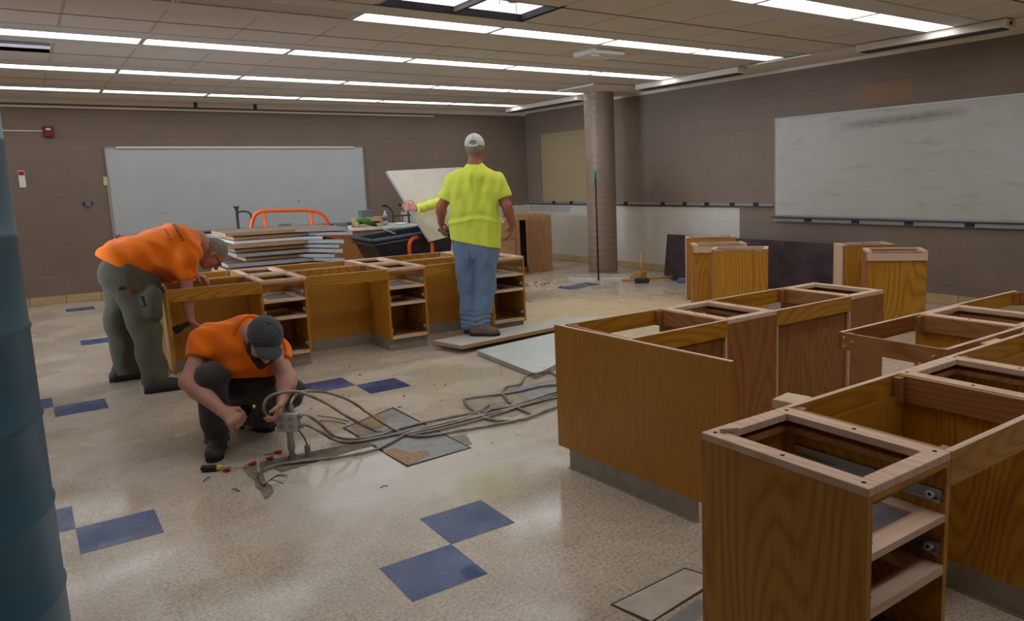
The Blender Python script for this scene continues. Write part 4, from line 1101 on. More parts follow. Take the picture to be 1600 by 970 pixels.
# screwdriver
c = Z(314, 732, .02); e = Z(378, 729, .012); dv = (e-c)
t = empty('screwdriver', tuple(c), 0, 'screwdriver with black and yellow handle in front of the boot', 'screwdriver')
MB().tube([dv*0, dv*.05, dv*.12, dv*.3, dv*.38], [.010, .019, .017, .018, .014], 14).build('handle', MT['dark'], t, smooth=True)
MB().tube([dv*.38, dv*.44, dv*.5], [.012, .015, .010], 14).build('collar', MT['yellow'], t, smooth=True)
MB().tube([dv*.5, dv*.97, dv], [.004, .004, .002], 10).build('shaft', MT['chrome'], t, smooth=True)
for (u0, v0, u1, v1, lab) in ((318, 752, 328, 745, 'short grey wire clipping left of the screwdriver'), (363, 764, 374, 767, 'dark wire clipping right of the screwdriver'), (594, 762, 606, 759, 'bent dark scrap on the floor below the steel cover'), (495, 649, 545, 658, 'dark wire lying left of the steel trench cover'), (500, 657, 540, 662, 'second dark wire lying left of the steel trench cover')):
    o = MB().tube([Z(u0, v0, .004), (Z(u0, v0, .004)+Z(u1, v1, .004))/2+Vector((0, 0, .006)), Z(u1, v1, .004)], .0028, 6).build('wire_clipping', MT['iron']); tag(o, lab, 'wire clipping')

# ================================================================== PEOPLE
class Field:
    """signed distance volume grown from tapered limbs, meshed by surface nets"""
    def __init__(s, lo, hi, vox):
        s.lo = np.array(lo, float); s.v = vox
        s.n = np.ceil((np.array(hi)-s.lo)/vox).astype(int)+1
        s.D = np.full(s.n, 9.0, np.float32)
    def _sub(s, a, b, m):
        lo = np.minimum(a, b)-m; hi = np.maximum(a, b)+m
        i0 = np.clip(np.floor((lo-s.lo)/s.v).astype(int), 0, s.n-1); i1 = np.clip(np.ceil((hi-s.lo)/s.v).astype(int)+1, 1, s.n)
        sl = tuple(slice(i0[k], i1[k]) for k in range(3))
        ax = [s.lo[k]+s.v*np.arange(i0[k], i1[k]) for k in range(3)]
        X, Y, Z_ = np.meshgrid(*ax, indexing='ij'); return sl, np.stack([X, Y, Z_], -1).astype(np.float32)
    def cap(s, a, b, ra, rb, k=.02, op='add', flat=None):
        a = np.array(a, float); b = np.array(b, float)
        sl, P = s._sub(a, b, max(ra, rb)+k+.06)
        if P.size == 0: return s
        ab = b-a; L2 = max(float(ab@ab), 1e-12)
        q = P-a.astype(np.float32)
        t = np.clip(q@ab.astype(np.float32)/L2, 0, 1)
        r_ = q-t[..., None]*ab.astype(np.float32)
        if flat is not None:
            n, f = np.array(flat[0], float), flat[1]; n = (n/np.linalg.norm(n)).astype(np.float32)
            c = r_@n; r_ = r_+(c*(1/f-1))[..., None]*n
        d = np.linalg.norm(r_, axis=-1)-(ra+(rb-ra)*t)
        if flat is not None and flat[1] < 1: d = d*(.5+.5*flat[1])
        s._mix(sl, d.astype(np.float32), k, op); return s
    def ell(s, c, axes, R_, k=.02, op='add'):
        c = np.array(c, float); m = max(axes)
        sl, P = s._sub(c, c, m+k+.04)
        q = (P-c.astype(np.float32))@np.array(R_, np.float32)
        A = np.array(axes, np.float32); g = np.linalg.norm(q/A, axis=-1)
        d = (g-1)*min(axes)*1.0
        g2 = np.linalg.norm(q/(A*A), axis=-1); d = g*(g-1)/np.maximum(g2, 1e-6)
        s._mix(sl, d.astype(np.float32), k, op); return s
    def _mix(s, sl, d, k, op):
        D = s.D[sl]
        if op == 'add':
            h = np.clip(.5+.5*(D-d)/k, 0, 1); s.D[sl] = D*(1-h)+d*h-k*h*(1-h)
        elif op == 'cut':
            d = -d; h = np.clip(.5-.5*(D-d)/k, 0, 1); s.D[sl] = D*(1-h)+d*h+k*h*(1-h)
        else: s.D[sl] = np.minimum(D, d)
    def half(s, p, n, k=.004):
        """keep the side the normal points away from (remove n side)"""
        p = np.array(p, float); n = np.array(n, float); n /= np.linalg.norm(n)
        ax = [s.lo[i]+s.v*np.arange(s.n[i]) for i in range(3)]
        d = ((ax[0]-p[0])*n[0])[:, None, None]+((ax[1]-p[1])*n[1])[None, :, None]+((ax[2]-p[2])*n[2])[None, None, :]
        s.D = np.maximum(s.D, d.astype(np.float32)); return s
    def wrinkle(s, fn):
        ax = [s.lo[i]+s.v*np.arange(s.n[i]) for i in range(3)]
        m = np.abs(s.D) < .05
        idx = np.nonzero(m); P = np.stack([ax[i][idx[i]] for i in range(3)], -1)
        s.D[idx] += fn(P).astype(np.float32); return s
    def mesh(s, name, mat, parent=None, smooth_it=1):
        D = s.D; inside = D < 0
        nx, ny, nz = D.shape
        c = [inside[i:nx-1+i, j:ny-1+j, k:nz-1+k] for i in (0, 1) for j in (0, 1) for k in (0, 1)]
        cnt = sum(x.astype(np.int8) for x in c); act = (cnt > 0) & (cnt < 8)
        I = np.argwhere(act); vid = np.full(act.shape, -1, np.int64); vid[act] = np.arange(len(I))
        acc = np.zeros((len(I), 3)); w = np.zeros(len(I))
        offs = [(i, j, k) for i in (0, 1) for j in (0, 1) for k in (0, 1)]
        for a in offs:
            for ax_ in range(3):
                if a[ax_] == 1: continue
                b = list(a); b[ax_] = 1; b = tuple(b)
                da = D[I[:, 0]+a[0], I[:, 1]+a[1], I[:, 2]+a[2]]; db = D[I[:, 0]+b[0], I[:, 1]+b[1], I[:, 2]+b[2]]
                m = (da < 0) != (db < 0); t = np.where(m, da/np.where(m, da-db, 1), 0)
                p = np.array(a, float)+t[:, None]*(np.array(b)-np.array(a)); acc += p*m[:, None]; w += m
        V = s.lo+s.v*(I+acc/np.maximum(w, 1)[:, None])
        F = []
        for ax_ in range(3):
            o1, o2 = [(1, 2), (2, 0), (0, 1)][ax_]
            A = D[tuple(slice(0, D.shape[i]-1) if i == ax_ else slice(None) for i in range(3))] < 0
            B = D[tuple(slice(1, None) if i == ax_ else slice(None) for i in range(3))] < 0
            ch = np.argwhere(A != B)
            ok = (ch[:, o1] > 0) & (ch[:, o2] > 0) & (ch[:, o1] < D.shape[o1]-1) & (ch[:, o2] < D.shape[o2]-1)
            ch = ch[ok]; q = []
            for (d1, d2) in ((-1, -1), (0, -1), (0, 0), (-1, 0)):
                r_ = ch.copy(); r_[:, o1] += d1; r_[:, o2] += d2; q.append(vid[r_[:, 0], r_[:, 1], r_[:, 2]])
            q = np.stack(q, 1); flip = ~A[ch[:, 0], ch[:, 1], ch[:, 2]]; q[flip] = q[flip][:, ::-1]; F.append(q)
        F = np.concatenate(F); F = F[(F >= 0).all(1)]
        for _ in range(smooth_it):
            E_ = np.concatenate([F[:, [0, 1]], F[:, [1, 2]], F[:, [2, 3]], F[:, [3, 0]]])
            S_ = np.zeros_like(V); c_ = np.zeros(len(V))
            for a_, b_ in ((0, 1), (1, 0)):
                np.add.at(S_, E_[:, a_], V[E_[:, b_]]); np.add.at(c_, E_[:, a_], 1)
            V = .5*V+.5*S_/np.maximum(c_, 1)[:, None]
        me = bpy.data.meshes.new(name); me.from_pydata([tuple(v) for v in V], [], [tuple(map(int, f)) for f in F]); me.update()
        me.polygons.foreach_set('use_smooth', [True]*len(me.polygons))
        me.materials.append(mat)
        o = bpy.data.objects.new(name, me); COL.objects.link(o)
        if parent: o.parent = parent
        return o

def cloth(name, c, fold=.25, rough=.85, scale=14):
    m = NT(name, rough, 0, .2); v = m.coord()
    m.b.inputs['Sheen Weight'].default_value = .15
    n = m.noise(v, scale, 4, .6, .4); m.base(m.mix(.35, c, m.ramp(m.noise(v, 5, 3), [(.3, (.8, .8, .8, 1)), (.7, (1, 1, 1, 1))]), 'MULTIPLY'))
    h = m.math('ADD', n, m.math('MULTIPLY', m.noise(v, 600, 2), .05)); m.bump(h, fold, .02); return m.m
def skinmat(name, c):
    m = NT(name, .5, 0, .4); v = m.coord()
    m.base(m.ramp(m.noise(v, 12, 3), [(.3, tuple(x*.88 for x in c[:3])+(1,)), (.7, c)]))
    m.b.inputs['Subsurface Weight'].default_value = .06; m.b.inputs['Subsurface Radius'].default_value = (.6, .25, .15); m.b.inputs['Subsurface Scale'].default_value = .01
    return m.m
HIVIS = cloth('hi_vis_yellow_cloth', srgb(226, 236, 84), .3)
ORN = cloth('orange_cloth', srgb(255, 122, 12), .4, scale=9)
DENIM = cloth('blue_denim', srgb(112, 134, 160), .6, scale=12)
GREENP = cloth('grey_green_cloth', srgb(92, 88, 70), .45)
DARKP = cloth('dark_grey_cloth', srgb(76, 71, 70), .5)
SK1 = skinmat('tanned_skin', srgb(172, 104, 78)); SK2 = skinmat('ruddy_skin', srgb(192, 128, 108)); SK3 = skinmat('fair_skin', srgb(200, 146, 124))
GREYH = plain('grey_hair', srgb(140, 130, 120), .9, vary=.35, scale=120, bump=.6)
BROWNH = plain('dark_beard', srgb(56, 38, 28), .95, vary=.4, scale=140, bump=.6)
CAPG = cloth('dark_grey_cap_cloth', srgb(74, 76, 78), .2, scale=60)
CAPL = cloth('light_cap_cloth', srgb(206, 200, 190), .15, scale=50)
MESHC = plain('cap_mesh', srgb(168, 158, 140), .8, vary=.2, scale=200)
BOOT = plain('black_boot_leather', srgb(54, 49, 44), .6, vary=.3, scale=20, bump=.2)
BOOTB = plain('brown_boot_leather', srgb(112, 88, 68), .6, vary=.25, scale=20, bump=.2)
SOLE = plain('boot_sole', srgb(30, 26, 24), .8)
V3 = lambda *a: Vector(a)
def npv(v): return np.array(v, float)

def hand(F, wrist, d, palm_n, thumb_side, s_=1.0, curl=.5, spread=.12, k=.006):
    """five fingers; d = direction of the hand, palm_n = palm normal, thumb_side = towards the thumb"""
    d = Vector(d).normalized(); palm_n = (Vector(palm_n)-d*Vector(palm_n).dot(d)).normalized(); t = Vector(thumb_side); t = (t-d*t.dot(d)-palm_n*t.dot(palm_n)).normalized()
    w = Vector(wrist)
    kn = [w+d*.088*s_+t*o*s_ for o in (.030, .010, -.010, -.029)]
    kn[3] -= d*.008*s_; kn[0] -= d*.003*s_
    for q in kn: F.cap(w+d*.012, q, .020*s_, .0135*s_, .016, flat=(palm_n, .8))
    F.cap(kn[0], kn[3], .013*s_, .012*s_, .012)
    for q, L_, o in zip(kn, (.072, .080, .074, .058), (.5, .15, -.15, -.5)):
        p = q; dd = (d+t*o*spread*2).normalized(); ang = 0
        for j, (f_, r0, r1) in enumerate(((.45, .0098, .009), (.30, .009, .0082), (.25, .0082, .007))):
            ang += curl*(.75 if j == 0 else 1.0)
            dr = (dd*math.cos(ang)+palm_n*math.sin(ang)).normalized()
            p2 = p+dr*L_*f_*s_; F.cap(p, p2, r0*s_, r1*s_, k); p = p2
    p = w+d*.025*s_+t*.022*s_; p1 = p+(d*.55+t*.75+palm_n*.25).normalized()*.042*s_
    p2 = p1+(d*.85+t*.25+palm_n*(.3+.4*curl)).normalized()*.032*s_; p3 = p2+(d*.8-t*.1+palm_n*(.4+.5*curl)).normalized()*.026*s_
    F.cap(p, p1, .016*s_, .0125*s_, .012); F.cap(p1, p2, .0115*s_, .0105*s_, k); F.cap(p2, p3, .0102*s_, .0085*s_, k)

def head(F, c, face, up, s_=1.0, k=.015, ears=True):
    """c centre of skull, face = forward direction"""
    f = Vector(face).normalized(); u_ = Vector(up); u_ = (u_-f*u_.dot(f)).normalized(); r_ = f.cross(u_)
    R_ = np.array([npv(r_), npv(f), npv(u_)]).T
    c = Vector(c)
    F.ell(c+u_*.02*s_-f*.01*s_, (.077*s_, .097*s_, .092*s_), R_, k)
    F.ell(c-u_*.045*s_+f*.022*s_, (.058*s_, .066*s_, .075*s_), R_, .03)
    F.cap(c-u_*.10*s_+f*.055*s_, c-u_*.10*s_+f*.06*s_, .022*s_, .02*s_, .03)          # chin
    F.cap(c-u_*.0*s_+f*.088*s_, c-u_*.042*s_+f*.110*s_, .008*s_, .0145*s_, .012)        # nose
    F.cap(c-u_*.042*s_+f*.098*s_+r_*.013, c-u_*.042*s_+f*.098*s_-r_*.013, .009*s_, .009*s_, .006)
    for sg in (1, -1):
        F.cap(c+u_*.012*s_+f*.082*s_+r_*sg*.018, c+u_*.010*s_+f*.070*s_+r_*sg*.05, .009*s_, .009*s_, .012)   # brow
        F.ell(c-u_*.012*s_+f*.080*s_+r_*sg*.031, (.013, .010, .009), R_, .006)           # eye
        F.ell(c-u_*.035*s_+f*.058*s_+r_*sg*.045, (.022, .022, .022), R_, .02)            # cheek
    F.cap(c-u_*.068*s_+f*.088*s_+r_*.018, c-u_*.068*s_+f*.088*s_-r_*.018, .0075, .0075, .008)      # lips
    F.cap(c-u_*.078*s_+f*.086*s_+r_*.015, c-u_*.078*s_+f*.086*s_-r_*.015, .007, .007, .008)
    if ears:
        for sg in (1, -1):
            e = c-u_*.012*s_-f*.008*s_+r_*sg*.078*s_
            F.ell(e, (.008, .018, .032), R_, .008); F.cap(e+u_*.024, e-f*.014+u_*.01, .005, .005, .006)
    return f, u_, r_

def shoe(F, heel, toe, up=(0, 0, 1), w=.046, ank=None, hi=.11):
    h = Vector(heel); t = Vector(toe); d = (t-h).normalized(); L_ = (t-h).length
    F.cap(h+d*.04+V3(0, 0, .045), t-d*.055+V3(0, 0, .036), .040, .043, .02, flat=((0, 0, 1), .85))
    F.cap(h+d*.055+V3(0, 0, .05), h+d*.07+V3(0, 0, hi), .044, .042, .02)
    F.cap(h+d*.09+V3(0, 0, .08), t-d*.10+V3(0, 0, .055), .038, .034, .03)
    F.cap(t-d*.07+V3(0, 0, .034), t-d*.048+V3(0, 0, .032), .045, .040, .02, flat=((0, 0, 1), .8))

def sole(heel, toe, name, parent):
    h = Vector(heel); t = Vector(toe); d = (t-h).normalized(); n = V3(-d.y, d.x, 0); L_ = (t-h).length
    prof = [(0.0, .02), (.03, .038), (.12*1, .036), (.18, .042), (L_-.06, .047), (L_-.02, .036), (L_-.0, .014)]
    poly = [h+d*a+n*b for a, b in prof]+[h+d*a-n*b for a, b in reversed(prof)]
    z = h.z
    return MB().prism([(p.x, p.y) for p in poly], z+.001, z+.022).build(name, SOLE, parent)

def folds(dirs, amp, seed=0):
    rs = np.random.RandomState(seed)
    ph = rs.rand(len(dirs))*6.28
    def fn(P):
        r_ = np.zeros(len(P))
        for (d, fr, a), p in zip(dirs, ph):
            d = np.array(d, float); d /= np.linalg.norm(d)
            wob = np.sin(P@np.array([3.1, 4.7, 2.3])*3+p)*1.2
            r_ += a*np.sin(P@d*fr+wob+p)
        return r_*amp
    return fn

def finish(root, label, kids):
    tag(root, label, 'person')

# ---------------------------------------------------------------- man in yellow shirt and jeans, seen from behind
def person_standing():
    hd = 6.90
    P = lambda u_, v_, o=0: on_h(u_, v_, hd+o)
    gz = .083
    fw_h = V3(HN.x, HN.y, 0); rt_h = V3(HN.y, -HN.x, 0); up = V3(0, 0, 1)
    S = .00585
    neck = P(742, 262); hc = P(742, 232, .02)
    shL, shR = P(712, 284, .0), P(773, 284, .0)
    elL, wrL = P(690, 322, -.03), P(689, 347, .14)
    elR, wrR = P(792, 322, -.03), P(801, 352, .10)
    hipL, hipR = P(727, 388), P(759, 388)
    knL, knR = P(731, 450, .03), P(758, 452, .0)
    anL, anR = P(734, 505, .0), P(750, 507, -.06)
    anL.z = max(anL.z, gz+.06)
    pelvis = P(743, 378); chest = P(743, 305)
    lo = npv(V3(min(elL.x, anL.x)-.5, anL.y-.55, 0)); hi = npv(V3(anR.x+.75, anR.y+.65, 2.0))
    allp = [neck, hc, shL, shR, elL, elR, wrL, wrR, anL, anR, knL, knR, hipL, hipR]
    lo = np.min([npv(p) for p in allp], 0)-.25; hi = np.max([npv(p) for p in allp], 0)+.25
    lo[2] = gz-.02
    # body
    B = Field(lo, hi, .006)
    B.cap(pelvis, chest, .10, .12, .03); B.cap(shL, shR, .055, .055, .04); B.cap(hipL, hipR, .10, .10, .04)
    B.cap(hipL, knL, .08, .058, .03); B.cap(hipR, knR, .08, .058, .03); B.cap(knL, anL, .052, .038, .02); B.cap(knR, anR, .052, .038, .02)
    B.cap(neck-up*.03, hc-up*.05, .062, .060, .03); B.cap(shL, neck, .05, .06, .04); B.cap(shR, neck, .05, .06, .04)
    f, u_, r_ = head(B, hc, fw_h, up, 1.0)
    for sh, el, wr in ((shL, elL, wrL), (shR, elR, wrR)):
        B.cap(sh, el, .052, .045, .02); m_ = el.lerp(wr, .3); B.cap(el, m_, .045, .047, .02); B.cap(m_, wr, .046, .030, .02)
    hand(B, wrL, P(692, 366, .20)-wrL, rt_h, fw_h, 1.0, .35)
    hand(B, wrR, P(796, 372, .14)-wrR, -rt_h, fw_h, 1.0, .35)
    root = B.mesh('person', SK1)
    # shirt
    F = Field(lo, hi, .007)
    hemz = P(742, 385).z
    F.cap(P(720, 300), P(726, 392), .122, .124, .05); F.cap(P(764, 300), P(760, 396), .122, .126, .05)
    F.cap(P(742, 280, -.01), P(743, 390), .13, .125, .05)
    F.cap(shL+up*.0, shR, .072, .072, .05); F.cap(shL, neck-up*.02, .062, .072, .05); F.cap(shR, neck-up*.02, .062, .072, .05)
    sl = P(700, 306, .0); sr = P(784, 304, .0)
    F.cap(shL, sl, .078, .082, .07); F.cap(shR, sr, .078, .082, .07)
    F.cap(sl, P(696, 309), .082, .074, .02)
    F.cap(sr, P(787, 307), .082, .074, .02)
    dl = (elL-shL).normalized(); dr = (elR-shR).normalized()
    F.wrinkle(folds([((1, -.7, .25), 48, .9), ((1, -.6, -.3), 70, .5), ((.3, .2, 1), 42, .25)], .0045, 3))
    for (ua, va, ub, vb) in ((700, 300, 726, 336), (784, 300, 760, 340), (712, 372, 745, 348), (770, 378, 744, 350), (738, 268, 741, 310)):
        F.cap(P(ua, va, -.145), P(ub, vb, -.150), .012, .008, .02, 'cut')
    # horizontal bunch above the hem
    zb = P(742, 338).z
    F.wrinkle(lambda Q: .010*np.exp(-((Q[:, 2]-zb-.02*np.sin(Q[:, 0]*14))/.018)**2)-.012*np.exp(-((Q[:, 2]-zb+.035-.02*np.sin(Q[:, 0]*14))/.016)**2))
    # cut: hem (lower at right), sleeve ends, collar
    hemn = V3(0, 0, -1)+rt_h*(-.22)
    F.half(P(742, 380), hemn)
    # sleeve end cuts done locally by planes that only touch the arm side
    def sleeve_cut(Fi, p, n, c, rad_):
        p, n, c = npv(p), npv(Vector(n).normalized()), npv(c)
        ax = [Fi.lo[i]+Fi.v*np.arange(Fi.n[i]) for i in range(3)]
        X, Y, Z_ = np.meshgrid(*ax, indexing='ij')
        d = (X-p[0])*n[0]+(Y-p[1])*n[1]+(Z_-p[2])*n[2]
        near = ((X-c[0])**2+(Y-c[1])**2+(Z_-c[2])**2) < rad_**2
        Fi.D = np.where(near, np.maximum(Fi.D, d), Fi.D).astype(np.float32)
    sleeve_cut(F, P(692, 311), dl+up*-.3, P(690, 325), .13)
    sleeve_cut(F, P(789, 309), dr+up*-.3, P(795, 323), .13)
    F.half(neck+up*.045, up+fw_h*-.25)
    F.mesh('shirt', HIVIS, root)
    # jeans
    J = Field(lo, hi, .007)
    J.cap(P(729, 380), P(756, 380), .108, .110, .05); J.cap(P(730, 394), P(757, 394), .112, .114, .05)
    for hp, kn, an, s_ in ((hipL, knL, anL, 1.0), (hipR, knR, anR, 1.06)):
        J.cap(hp, kn, .112*s_, .086*s_, .02); J.cap(kn, kn.lerp(an, .6), .086*s_, .080*s_, .02); J.cap(kn.lerp(an, .6), an+V3(0, 0, .0), .080*s_, .088*s_, .02)
    J.wrinkle(folds([((.2, .1, 1), 30, .35), ((1, .2, .5), 36, .5), ((-.7, .3, .6), 50, .45)], .009, 5))
    az = gz+.10
    J.wrinkle(lambda Q: .009*np.sin(Q[:, 2]*150+np.sin(Q[:, 0]*30)*1.5)*np.exp(-((Q[:, 2]-az-.04)/.07)**2))
    J.half(V3(0, 0, gz+.05), V3(0, 0, -1)); J.half(P(742, 374), up)
    jn = J.mesh('jeans', DENIM, root)
    # back pockets laid on the cloth
    for (u0, v0, w_) in ((727, 400, .065), (757, 402, .065)):
        rows_ = []
        ok_all = True
        grid_ = []
        for j in range(6):
            row = []
            for i in range(5):
                uu = u0+(i/4-.5)*2*w_/S/2*(1 if j < 4 else 1-.25*(j-3)); vv = v0-12+j*5.2
                ok, loc, nor, _ = jn.ray_cast(V3(0, 0, CAM_H), _ray(uu, vv).normalized())
                if not ok: ok_all = False; break
                row.append(loc+nor*.004)
            if not ok_all: break
            grid_.append(row)
        if ok_all:
            me = bpy.data.meshes.new('back_pocket'); V_ = [tuple(p) for r0 in grid_ for p in r0]
            me.from_pydata(V_, [], [(j*5+i, j*5+i+1, (j+1)*5+i+1, (j+1)*5+i) for j in range(5) for i in range(4)]); me.materials.append(DENIM)
            po_ = bpy.data.objects.new('back_pocket', me); COL.objects.link(po_); po_.parent = jn
            md = po_.modifiers.new('thickness', 'SOLIDIFY'); md.thickness = .006
    # boots (both pointing right)
    hL, tL = P(726, 523, .02), P(762, 520, -.03); hL.z = tL.z = gz
    hR, tR = P(735, 524, -.10), P(781, 521, -.14); hR.z = tR.z = gz
    for h_, t_ in ((hL, tL), (hR, tR)):
        if (t_-h_).length < .27: t_ = h_+(t_-h_).normalized()*.28
        S_ = Field(np.min([npv(h_), npv(t_)], 0)-.12, np.max([npv(h_), npv(t_)], 0)+.2, .006)
        shoe(S_, h_, t_); S_.half(V3(0, 0, gz+.014), V3(0, 0, -1)); b = S_.mesh('boot', BOOTB, root); sole(h_, t_, 'boot_sole', b)
    # cap: light crown with mesh back, strap and opening
    C = Field(npv(hc)-.2, npv(hc)+.25, .005)
    R_ = np.array([npv(r_), npv(f), npv(u_)]).T
    C.ell(hc+u_*.035-f*.008, (.088, .108, .098), R_, .01); C.half(hc+u_*.012, -u_-f*.1)
    C.ell(hc+u_*.046-f*.108, (.034, .04, .020), R_, .004, 'cut'); C.ell(hc+u_*.030, (.080, .100, .092), R_, .004, 'cut')
    C.cap(hc+u_*.03+f*.10-r_*.03, hc+u_*.03+f*.10+r_*.03, .045, .045, .01, flat=(u_, .25)); C.cap(hc+u_*.028+f*.13-r_*.02, hc+u_*.028+f*.13+r_*.02, .05, .05, .01, flat=(u_, .2))
    cp = C.mesh('cap', CAPL, root)
    MB().tube([hc+u_*.020+r_*.04-f*.104, hc+u_*.017-f*.116, hc+u_*.020-r_*.04-f*.104], .010, 8).build('cap_strap', CAPL, cp, smooth=True)
    for sg in (1, -1):
        pts = [hc+u_*(.035+.098*math.sin(a))-f*(.008+.108*math.cos(a)*math.cos(.0))+r_*sg*.006 for a in (.5, .8, 1.1, 1.4, 1.57)]
        MB().tube(pts, .004, 6).build('cap_seam', CAPL, cp, smooth=True)
    Hh_ = Field(npv(hc)-.2, npv(hc)+.2, .005)
    Hh_.ell(hc+u_*.0-f*.018, (.080, .094, .070), R_, .01); Hh_.half(hc-u_*.055, -u_); Hh_.half(hc+f*.0, f); Hh_.half(hc+u_*.02, u_)
    Hh_.mesh('hair', GREYH, root)
    Hk = Field(npv(hc)-.2, npv(hc)+.2, .005); Hk.ell(hc+u_*.03-f*.012, (.074, .097, .085), R_, .01); Hk.half(hc+u_*.02, -u_); Hk.half(hc-f*.04, f); Hk.mesh('hair', GREYH, root)
    finish(root, 'person from behind in yellow t-shirt, blue jeans and light cap standing on panels', None)
    return root

# ---------------------------------------------------------------- second worker holding the white board, mostly hidden
def person_hidden():
    y0 = 8.25
    Q = lambda u_, v_, y=y0: on_y(u_, v_, y)
    fx = on_y(742, 300, 8.35).x
    _b = on_h(738, 300, 8.88); base = V3(_b.x, _b.y, 0)
    up = V3(0, 0, 1); rt_h = V3(HN.y, -HN.x, 0); fwd = V3(-.25, -.97, 0).normalized()
    hd0 = base.x*HN.x+base.y*HN.y
    P = lambda u_, v_, o=0: on_h(u_, v_, hd0+o)
    hc = P(738, 274); neck = hc-up*.16; shA, shB = neck-up*.06-rt_h*.19, neck-up*.06+rt_h*.17
    hipA, hipB = neck-up*.60-rt_h*.09, neck-up*.60+rt_h*.09
    wr = P(651, 326, -.45)
    el = P(692, 315, -.28)
    anA, anB = V3(hipA.x, hipA.y, .10), V3(hipB.x, hipB.y, .10)
    pts = [hc, neck, shA, shB, hipA, hipB, wr, el, anA, anB]
    lo = np.min([npv(p) for p in pts], 0)-.25; hi = np.max([npv(p) for p in pts], 0)+.22; lo[2] = 0
    # arm reach: keep real limb lengths by stepping the shoulder forward
    sh = shA
    B = Field(lo, hi, .008)
    B.cap((hipA+hipB)/2, neck-up*.2, .11, .12, .03); B.cap(shA, shB, .05, .05, .04); B.cap(neck-up*.05, hc-up*.04, .055, .055, .03)
    head(B, hc, fwd, up, .98)
    for hp, an in ((hipA, anA), (hipB, anB)):
        kn = hp.lerp(an, .5); B.cap(hp, kn, .08, .055, .03); B.cap(kn, an, .05, .04, .02)
    B.cap(sh, el, .045, .042, .02); B.cap(el, wr, .042, .028, .02)
    elB = shB-up*.28; wrB = elB+fwd*.25; B.cap(shB, elB, .045, .042, .02); B.cap(elB, wrB, .042, .028, .02)
    hand(B, wrB, fwd, -up, -rt_h, 1, .4)
    hand(B, wr, P(636, 323, -.46)-wr, V3(HN.x, HN.y, .1), up, 1.1, .35)
    root = B.mesh('person', SK2)
    F = Field(lo, hi, .008)
    F.cap(shA, hipA, .10, .10, .05); F.cap(shB, hipB, .10, .10, .05); F.cap(shA, shB, .065, .065, .04)
    F.cap(sh, el, .068, .062, .03); F.cap(el, wr, .060, .046, .02); F.cap(shB, elB, .065, .06, .03); F.cap(elB, wrB, .058, .044, .02)
    F.wrinkle(folds([((1, .2, .3), 60, .6), ((.3, .1, 1), 45, .4)], .006, 8))
    F.half(hipA-up*.06, -up)
    a_ = npv(wr); n_ = npv((wr-el).normalized())
    ax = [F.lo[i]+F.v*np.arange(F.n[i]) for i in range(3)]; X, Y, Z_ = np.meshgrid(*ax, indexing='ij')
    d = (X-a_[0])*n_[0]+(Y-a_[1])*n_[1]+(Z_-a_[2])*n_[2]+.005; near = ((X-a_[0])**2+(Y-a_[1])**2+(Z_-a_[2])**2) < .15**2
    F.D = np.where(near, np.maximum(F.D, d), F.D).astype(np.float32)
    F.half(neck+up*.02, up)
    F.mesh('shirt', HIVIS, root)
    J = Field(lo, hi, .009)
    J.cap(hipA, hipB, .11, .11, .04)
    for hp, an in ((hipA, anA), (hipB, anB)): J.cap(hp, an, .105, .075, .02)
    J.half(V3(0, 0, .06), -up); J.half(hipA+up*.05, up); J.mesh('trousers', DARKP, root)
    for an in (anA, anB):
        h_ = V3(an.x, an.y, 0)-fwd*.07; t_ = h_+fwd*.28
        S_ = Field(np.min([npv(h_), npv(t_)], 0)-.1, np.max([npv(h_), npv(t_)], 0)+.18, .008)
        shoe(S_, h_, t_); S_.half(V3(0, 0, .012), V3(0, 0, -1)); b = S_.mesh('boot', BOOT, root); sole(h_, t_, 'boot_sole', b)
    finish(root, 'mostly hidden person whose yellow sleeved arm holds up the white board', None)
    return wr, hd0

